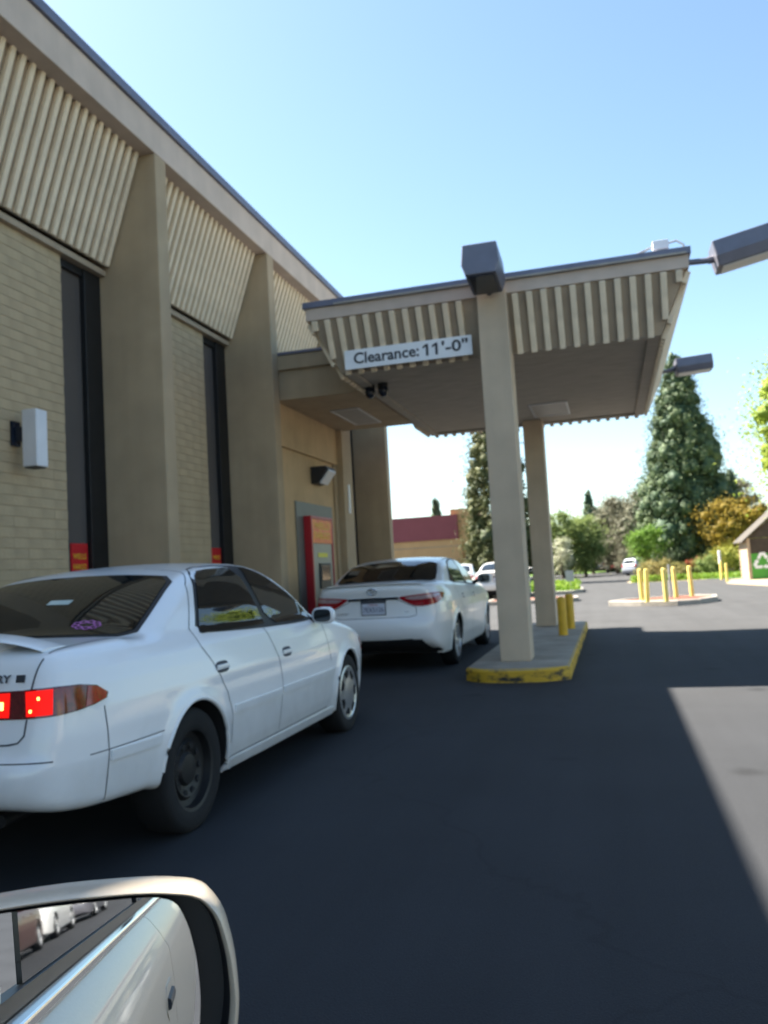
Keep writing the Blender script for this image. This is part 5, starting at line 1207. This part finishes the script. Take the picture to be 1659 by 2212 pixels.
def conifer(lab, x, y, h, rmax, m, n, leaf, z0=1.0, power=.8, bark='bark', droop=.25, prof=None, tuft=1.0, core=True):
    t = thing('conifer_tree', lab, 'tree', (x, y, 0)); trunk_mb(x, y, h*.97, rmax*.09, .004).build('trunk', M[bark], t, smooth=True)
    C, S, T = [], [], []; LC, LR, LT = [], [], []; nb = n//70
    for k in range(nb):
        u = random.random()**1.2; z = z0+(h-z0)*u
        rr = rmax*(prof(u) if prof else (1-u)**power)*random.uniform(.66, 1.06)+.08
        a = random.uniform(0, 6.283); tint = random.random(); tw = (.10+.085*rr)*tuft*random.choice((.55, .75, .95, 1.25, 1.5)); tip = rr*.86
        LC.append((x+tip*math.cos(a), y+tip*math.sin(a), z-droop*tip)); e_ = random.uniform(.55, 1.0); LR.append((tw*e_, tw*e_, tw*e_*1.2)); LT.append(tint*.7)
        for j in range(70):
            if j < 10: q = rr*random.random(); g = .05+.05*rr
            else: q = rr*(.90+random.gauss(0, .10)); g = tw*.95
            C.append((x+q*math.cos(a)+random.gauss(0, g), y+q*math.sin(a)+random.gauss(0, g), z-droop*q*q/max(rr, .3)+random.gauss(0, g*1.15)))
            S.append(leaf*random.uniform(.6, 1.3)); T.append(tint*.8+random.random()*.2)
    if core:
        for k in range(60):
            z = z0+(h-z0)*(k/60); u = k/60; rr = rmax*(prof(u) if prof else (1-u)**power)*.62+.05
            LC.append((x+random.uniform(-.2, .2), y+random.uniform(-.2, .2), z)); LR.append((rr, rr, .5)); LT.append(.1)
    crown_mesh('crown', C, S, T, LC, LR, LT, m, t, (x, y, 0), .5); return t
def broad(name, lab, x, y, z0, z1, rx, ry, m, nc, nl, leaf, trunk_h=None, trunk_r=.12, cat='tree', bark='bark', clump=.28, group=None, dense=.55):
    t = thing(name, lab, cat, (x, y, 0), group); cz, rz = (z0+z1)/2, (z1-z0)/2
    if trunk_h: trunk_mb(x, y, trunk_h, trunk_r, .05, 6, rx*.8).build('trunk', M[bark], t, smooth=True)
    elif cat != 'tree': 
        mb = MB()
        for k in range(4): mb.tube([(x+random.uniform(-.1, .1), y+random.uniform(-.1, .1), 0), (x+random.uniform(-.4, .4)*rx, y+random.uniform(-.4, .4)*ry, cz)], [.03, .012], 6)
        mb.build('stems', M[bark], t)
    C, S, T = [], [], []; LC, LR, LT = [], [], []
    for k in range(nc):
        while True:
            v = Vector((random.uniform(-1, 1), random.uniform(-1, 1), random.uniform(-1, 1)))
            if .25 < v.length < 1: break
        v = v*(random.uniform(.78, 1.0)/max(v.length, .6)) if random.random() < .6 else v
        c = (x+v.x*rx, y+v.y*ry, cz+v.z*rz); tint = random.random(); g = clump*random.uniform(.6, 1.4)*min(rx, rz)
        LC.append((c[0], c[1], max(c[2], g*.6))); LR.append((g*dense, g*dense, g*.8*dense)); LT.append(tint*.5)
        for j in range(int(nl*2.2)):
            C.append((random.gauss(c[0], g), random.gauss(c[1], g), max(.03, random.gauss(c[2], g*.75)))); S.append(leaf*random.uniform(.6, 1.3)); T.append(tint*.65+random.random()*.35)
    crown_mesh('crown' if cat == 'tree' else 'leaves', C, np.array(S)*.72, T, LC, LR, LT, m, t, (x, y, 0)); return t

cprof = lambda u: (1-u)**.68*(.70+.30*min(1, u/.2))
conifer('tall dense blue green conifer behind the small floodlight', 5.25, 60, 15.0, 4.0, M['cedar'], 70000, .17, 1.0, bark='red_bark', droop=.16, prof=cprof)
conifer('olive conifer with open ragged boughs behind the near column', -6.9, 55, 14.5, 2.6, M['pine'], 36000, .20, 1.0, power=.55, droop=.12, core=False)
conifer('slim dark fir top rising over the green trees', -1.75, 88, 8.3, 1.3, M['cedar'], 9000, .22, 1.5, power=.8)
conifer('lone fir tip showing above the maroon parapet', -18.2, 90, 9.0, 1.3, M['cedar'], 7000, .22, 2.0, power=.8)
conifer('slim dark evergreen standing behind the golden tree', 9.0, 66, 7.2, .9, M['darkgreen'] , 8000, .2, .8, power=.6)
broad('broadleaf_tree', 'fresh green tree just right of the rear column', -4.0, 74, .5, 5.6, 1.8, 1.7, M['green'], 70, 60, .26, 3.2, .14)
broad('broadleaf_tree', 'fresh green tree with rounder crown left of the dark fir', -2.2, 76, .3, 5.5, 1.6, 1.6, M['green'], 70, 60, .26, 3.0, .14)
broad('broadleaf_tree', 'pale spring tree with white blossom by the rear column', -3.95, 71, .7, 3.4, .75, .8, M['blossom'], 30, 50, .20, 1.8, .07)
broad('broadleaf_tree', 'grey brown budding tree right of the dark fir', .6, 82, .8, 7.2, 1.8, 1.8, M['brownish'], 90, 60, .26, 4.0, .18)
broad('broadleaf_tree', 'wide grey brown budding tree touching the tall conifer', 2.9, 80, .8, 7.4, 2.0, 2.0, M['brownish'], 90, 60, .26, 4.0, .2)
broad('broadleaf_tree', 'deep green shade tree behind the dark parked car', -.4, 100, .3, 7.6, 2.4, 2.0, M['darkgreen'], 90, 70, .32, 3.0, .2)
broad('broadleaf_tree', 'small bright green tree over the silver wagon', 2.3, 55.5, 1.25, 3.15, 1.05, 1.0, M['bright'], 40, 60, .17, 1.6, .07)
broad('broadleaf_tree', 'golden bronze leaved tree left of the recycling shed', 7.7, 57, 1.5, 4.7, 2.2, 1.7, M['golden'], 64, 60, .20, 2.8, .12)
broad('broadleaf_tree', 'tall lime leaved tree cut by the right picture edge', 7.95, 31.0, 2.3, 9.0, 2.75, 2.7, M['lime'], 170, 80, .17, 4.6, .17, clump=.20)
broad('broadleaf_tree', 'grey green tree top peeping over the golden tree', 10.3, 72, 3.0, 7.2, 1.3, 1.3, M['brownish'], 40, 50, .26, 4.5, .14)
broad('bush', 'yellow green rounded bush in front of the golden tree', 6.75, 53, .1, 1.72, .95, .9, M['yellowgreen'], 40, 60, .13, cat='bush')
broad('bush', 'round mid green bush left of the yellow green one', 5.45, 52, .05, 1.18, .72, .7, M['green'], 36, 60, .11, cat='bush')
broad('bush', 'low brown and green mound planting before the silver wagon', 2.65, 48.5, -.15, 1.10, 1.30, .9, M['cover'], 80, 70, .12, cat='bush')
broad('bush', 'dark green shrub below the tall conifer', 4.3, 57, .05, 1.7, .9, .8, M['darkgreen'], 40, 50, .18, cat='bush')
broad('bush', 'brown leaved shrub around the tall conifer trunk', 5.6, 58.2, .1, 2.0, 1.3, .7, M['cover'], 40, 50, .18, cat='bush')
broad('bush', 'low red leaved hedge under the tall conifer', 5.9, 55.8, .55, 1.25, 1.35, .4, M['redleaf'], 34, 40, .14, cat='bush')
broad('bush', 'bare brownish shrub beside the dark parked car', 1.3, 78, .2, 2.2, .9, .8, M['brownish'], 30, 40, .2, cat='bush')
broad('bush', 'olive shrub at the foot of the orange building corner', -9.1, 60.5, .1, 2.6, .9, .8, M['pine'], 34, 50, .22, cat='bush')
def grass(name, x0, x1, y0, y1, n, h, m=M['grass'], z=.1):
    C = np.stack([rng.uniform(x0, x1, n), rng.uniform(y0, y1, n), z+rng.uniform(0, h, n)], 1)
    return tag(leaves(name, C, rng.uniform(.06, .2, n), rng.random(n), m), kind='stuff')
grass('grass', -5.3, -1.4, 35.6, 40.0, 3500, .42)
grass('ground_cover', 1.0, 4.4, 47.0, 49.2, 3000, .35, z=.0)
grass('lawn_grass', 4.4, 8.0, 47.5, 52, 4000, .25, z=.0)
# far-off wood that closes the view
C = []; T = []
for k in range(1500):
    x, y = random.uniform(-28, 48), random.uniform(112, 122); hh = random.uniform(4.5, 6.6)*(1+.22*math.sin(x*.31)); z = random.uniform(.2, hh); tt = random.random()
    for j in range(30): C.append((random.gauss(x, .8), random.gauss(y, .9), max(.1, random.gauss(z, .6)))); T.append(tt*.7+random.random()*.3)
tag(leaves('far_woods', C, rng.uniform(.35, .8, len(C)), np.array(T), leaf_mat('far_mixed_leaves', (.035, .055, .022), (.12, .15, .045), .25)), kind='stuff')
for i, (x, y) in enumerate(((27, 16), (33, 30), (30, 2))):  # unseen trees, added only to be reflected in the cars
    broad('broadleaf_tree', ('unseen green tree added for reflections level with the canopy', 'unseen taller green tree added for reflections near the far verge', 'unseen green tree added for reflections beside the photographer')[i], x, y, 1.8, 6.5+i % 2, 2.8, 2.8, M['green'], 46, 60, .4, 3.2, .2)

# ------------------------------------------------------------------ the photographer's own car: wing mirror and the door flank it shows
HD = R(-30); hd = Vector((math.sin(HD), math.cos(HD), 0)); fr_ = Vector((math.cos(HD), -math.sin(HD), 0))
own = thing('own_car', 'beige car of the photographer with its wing mirror at lower left corner', 'car', (-.2, -.4, 0))
def FL(lat, back, z): return Vector((0, 0, 0))+fr_*lat-hd*back+Vector((0, 0, z))
def flank(prof, b0, b1, nb=10, close=False):
    return [[FL(l, b0+(b1-b0)*k/nb, z) for l, z in prof] for k in range(nb+1)]
outer = [(-.165, .918), (-.150, .905), (-.125, .872), (-.104, .838), (-.100, .822), (-.092, .76), (-.084, .62), (-.088, .48), (-.104, .34), (-.13, .26)]
inner = [(-.24, .26), (-.25, .5), (-.25, .8), (-.235, .918)]
for (b0, b1, nm) in ((-.42, 1.15, 'door'), (1.158, 2.9, 'rear_quarter')):
    dmb = MB().loft(flank(outer+inner, b0, b1)); o = dmb.build(nm, M['beige_metal'], own, smooth=True)
    if nm == 'door':
        hb = b1-.23
        mb = MB().loft([[FL(l, hb+db, z) for l, z in ((-.096, .738), (-.0835, .742), (-.0815, .752), (-.0845, .762), (-.096, .766))] for db in (-.09, -.04, .04, .09)])
        mb.build('handle', M['ink'], o, smooth=True)
        mb = MB().loft([[FL(l, hb+db, z) for l, z in ((-.0925, .752+w_), (-.0885, .752-w_), (-.092, .752-w_), (-.096, .752+w_))] for db, w_ in ((-.13, .012), (-.08, .034), (.08, .034), (.13, .012))]); mb.build('handle_recess', M['beige_metal'], o)
MB().loft(flank([(-.172, .916), (-.158, .922), (-.160, .934), (-.176, .938)], -.42, 2.3, 1)).build('belt_trim', M['chrome'], own, bevel=.003)
MB().loft(flank([(-.192, .916), (-.176, .9165), (-.179, .955), (-.195, .955)], -.42, 2.3, 1)).build('weatherstrip', M['black'], own)
for (b0, b1) in ((-.25, 1.10), (1.16, 1.9)):
    MB().loft(flank([(-.190, .956), (-.184, .956), (-.215, 1.25), (-.235, 1.36), (-.241, 1.36), (-.221, 1.25)], b0, b1, 1)).build('window_glass', M['car_glass'], own)
MB().loft(flank([(-.25, 1.362), (-.225, 1.362), (-.26, 1.40), (-.34, 1.43)], -.25, 1.9, 1)).build('roof_rail', M['beige_metal'], own)
MB().loft(flank([(-.196, .956), (-.178, .956), (-.210, 1.25), (-.230, 1.36), (-.25, 1.36), (-.228, 1.25)], 1.105, 1.155, 1)).build('door_pillar', M['black'], own)
# mirror frame: m = glass point, n = glass normal
mn = Vector((.475, -.868, .143)).normalized(); mp_ = Vector((-.310, .560, 1.005))
mu = Vector((0, 0, 1)).cross(mn).normalized(); mv = mn.cross(mu).normalized()
def MP(u, v, w_): return mp_+mu*u+mv*v+mn*w_
def outline(pts, sm=2): return [Vector((p[0], p[1], 0)) for p in densify(chaikin([(a, b, 0) for a, b in pts], sm), .008)]
rim = outline([(-.19, .050), (-.10, .0535), (-.03, .050), (.006, .043), (.020, .026), (.027, -.004), (.029, -.035), (.024, -.066), (.005, -.088), (-.04, -.095), (-.17, -.085), (-.20, -.06), (-.205, .02)], 2)
gl = [(-.185, .043), (-.10, .0435), (-.03, .041), (-.012, .035), (-.004, .018), (.001, -.004), (.003, -.03), (.001, -.055), (-.010, -.076), (-.05, -.082), (-.16, -.074), (-.185, -.055), (-.19, .02)]
cen = Vector((-.085, -.02, 0)); N_ = len(rim)
def ring(sc_u, sc_v, w_, dv=0, du=0): return [MP(cen.x+(p.x-cen.x)*sc_u+du, cen.y+(p.y-cen.y)*sc_v+dv, w_) for p in rim]
mir = MB().loft([ring(.955, .93, -.004), ring(.97, .95, .010), ring(.985, .97, .0125), ring(1.0, .99, .010), ring(1.012, 1.01, .000), ring(1.018, 1.01, -.020), ring(1.0, .985, -.045), ring(.93, .90, -.075), ring(.78, .78, -.098, .002), ring(.45, .45, -.112), ring(.05, .05, -.116)], False)
mh = mir.build('mirror_housing', M['beige_metal'], own, smooth=True)
MB().loft([ring(.957, .935, -.002), ring(.945, .915, -.010), ring(.925, .89, -.022), ring(.2, .2, -.024)], False).build('mirror_bezel', M['black'], mh, smooth=True)
g = [MP(p.x, p.y, -.008) for p in outline(gl, 2)]; g2 = [q-mn*.004 for q in g]
MB().loft([g, g2]).build('mirror_glass', M['mirror'], mh)
MB().loft([[MP(-.17+du, dv, -.03+dw) for du, dv, dw in ((0, -.07, .02), (0, -.07, -.05), (0, -.02, -.05), (0, -.02, .02))], [FL(-.18, -.42+db, .93+dz) for db, dz in ((.05, -.02), (-.05, -.02), (-.05, .04), (.05, .04))]]).build('mirror_arm', M['beige_metal'], own)

# ------------------------------------------------------------------ shops behind the photographer (seen in the mirror and in car glass)
bk = R(150); sd_ = Vector((math.sin(bk), math.cos(bk), 0)); sr = Vector((-sd_.y, sd_.x, 0))
shop = thing('shop_row', 'cream shop row with dark windows across the lot behind the camera', 'building', tuple(sd_*34+sr*14))
def SP(a, b, z): return sd_*a+sr*b+Vector((0, 0, z))
def sbox(a0, a1, b0, b1, z0, z1, nm, m, par=shop):
    mb = MB().add([SP(a, b, z) for z in (z0, z1) for a, b in ((a0, b0), (a1, b0), (a1, b1), (a0, b1))], [(0,3,2,1),(4,5,6,7),(0,1,5,4),(1,2,6,5),(2,3,7,6),(3,0,4,7)])
    return mb.build(nm, m, par)
sbox(16, 80, 9, 22, 0, 5.0, 'wall', M['mall']); sbox(15.8, 80.2, 7.5, 8.98, 3.1, 3.9, 'awning', M['mall']); sbox(15.7, 80.3, 7.45, 9.2, 3.902, 4.05, 'awning_trim', M['maroon'])
for k in range(9):
    a = 18+k*6.4; f = sbox(a, a+5.2, 8.93, 8.99, .3, 2.9, 'window_frame', M['dark_frame']); sbox(a+.1, a+5.1, 8.90, 8.925, .4, 2.8, 'pane', M['car_glass'], f)
    if k % 2: sbox(a-.9, a-.5, 7.7, 8.1, 0, 3.098, 'column', M['mall'])
for i, (a, b, col) in enumerate(((18, 5.2, (.75, .75, .75)), (24.5, 5.2, (.12, .05, .04)), (31, 5.4, (.7, .7, .7)), (38, 5.2, (.1, .1, .12)))):
    p = SP(a, b, 0); far_copy(far, ('white car parked before the shops behind the camera, nearest', 'dark brown car parked before the shops behind the camera', 'white car parked before the shops behind the camera, beyond the brown one', 'black car parked before the shops behind the camera')[i], tuple(p), -60+180, col, 'cars parked before the shops')
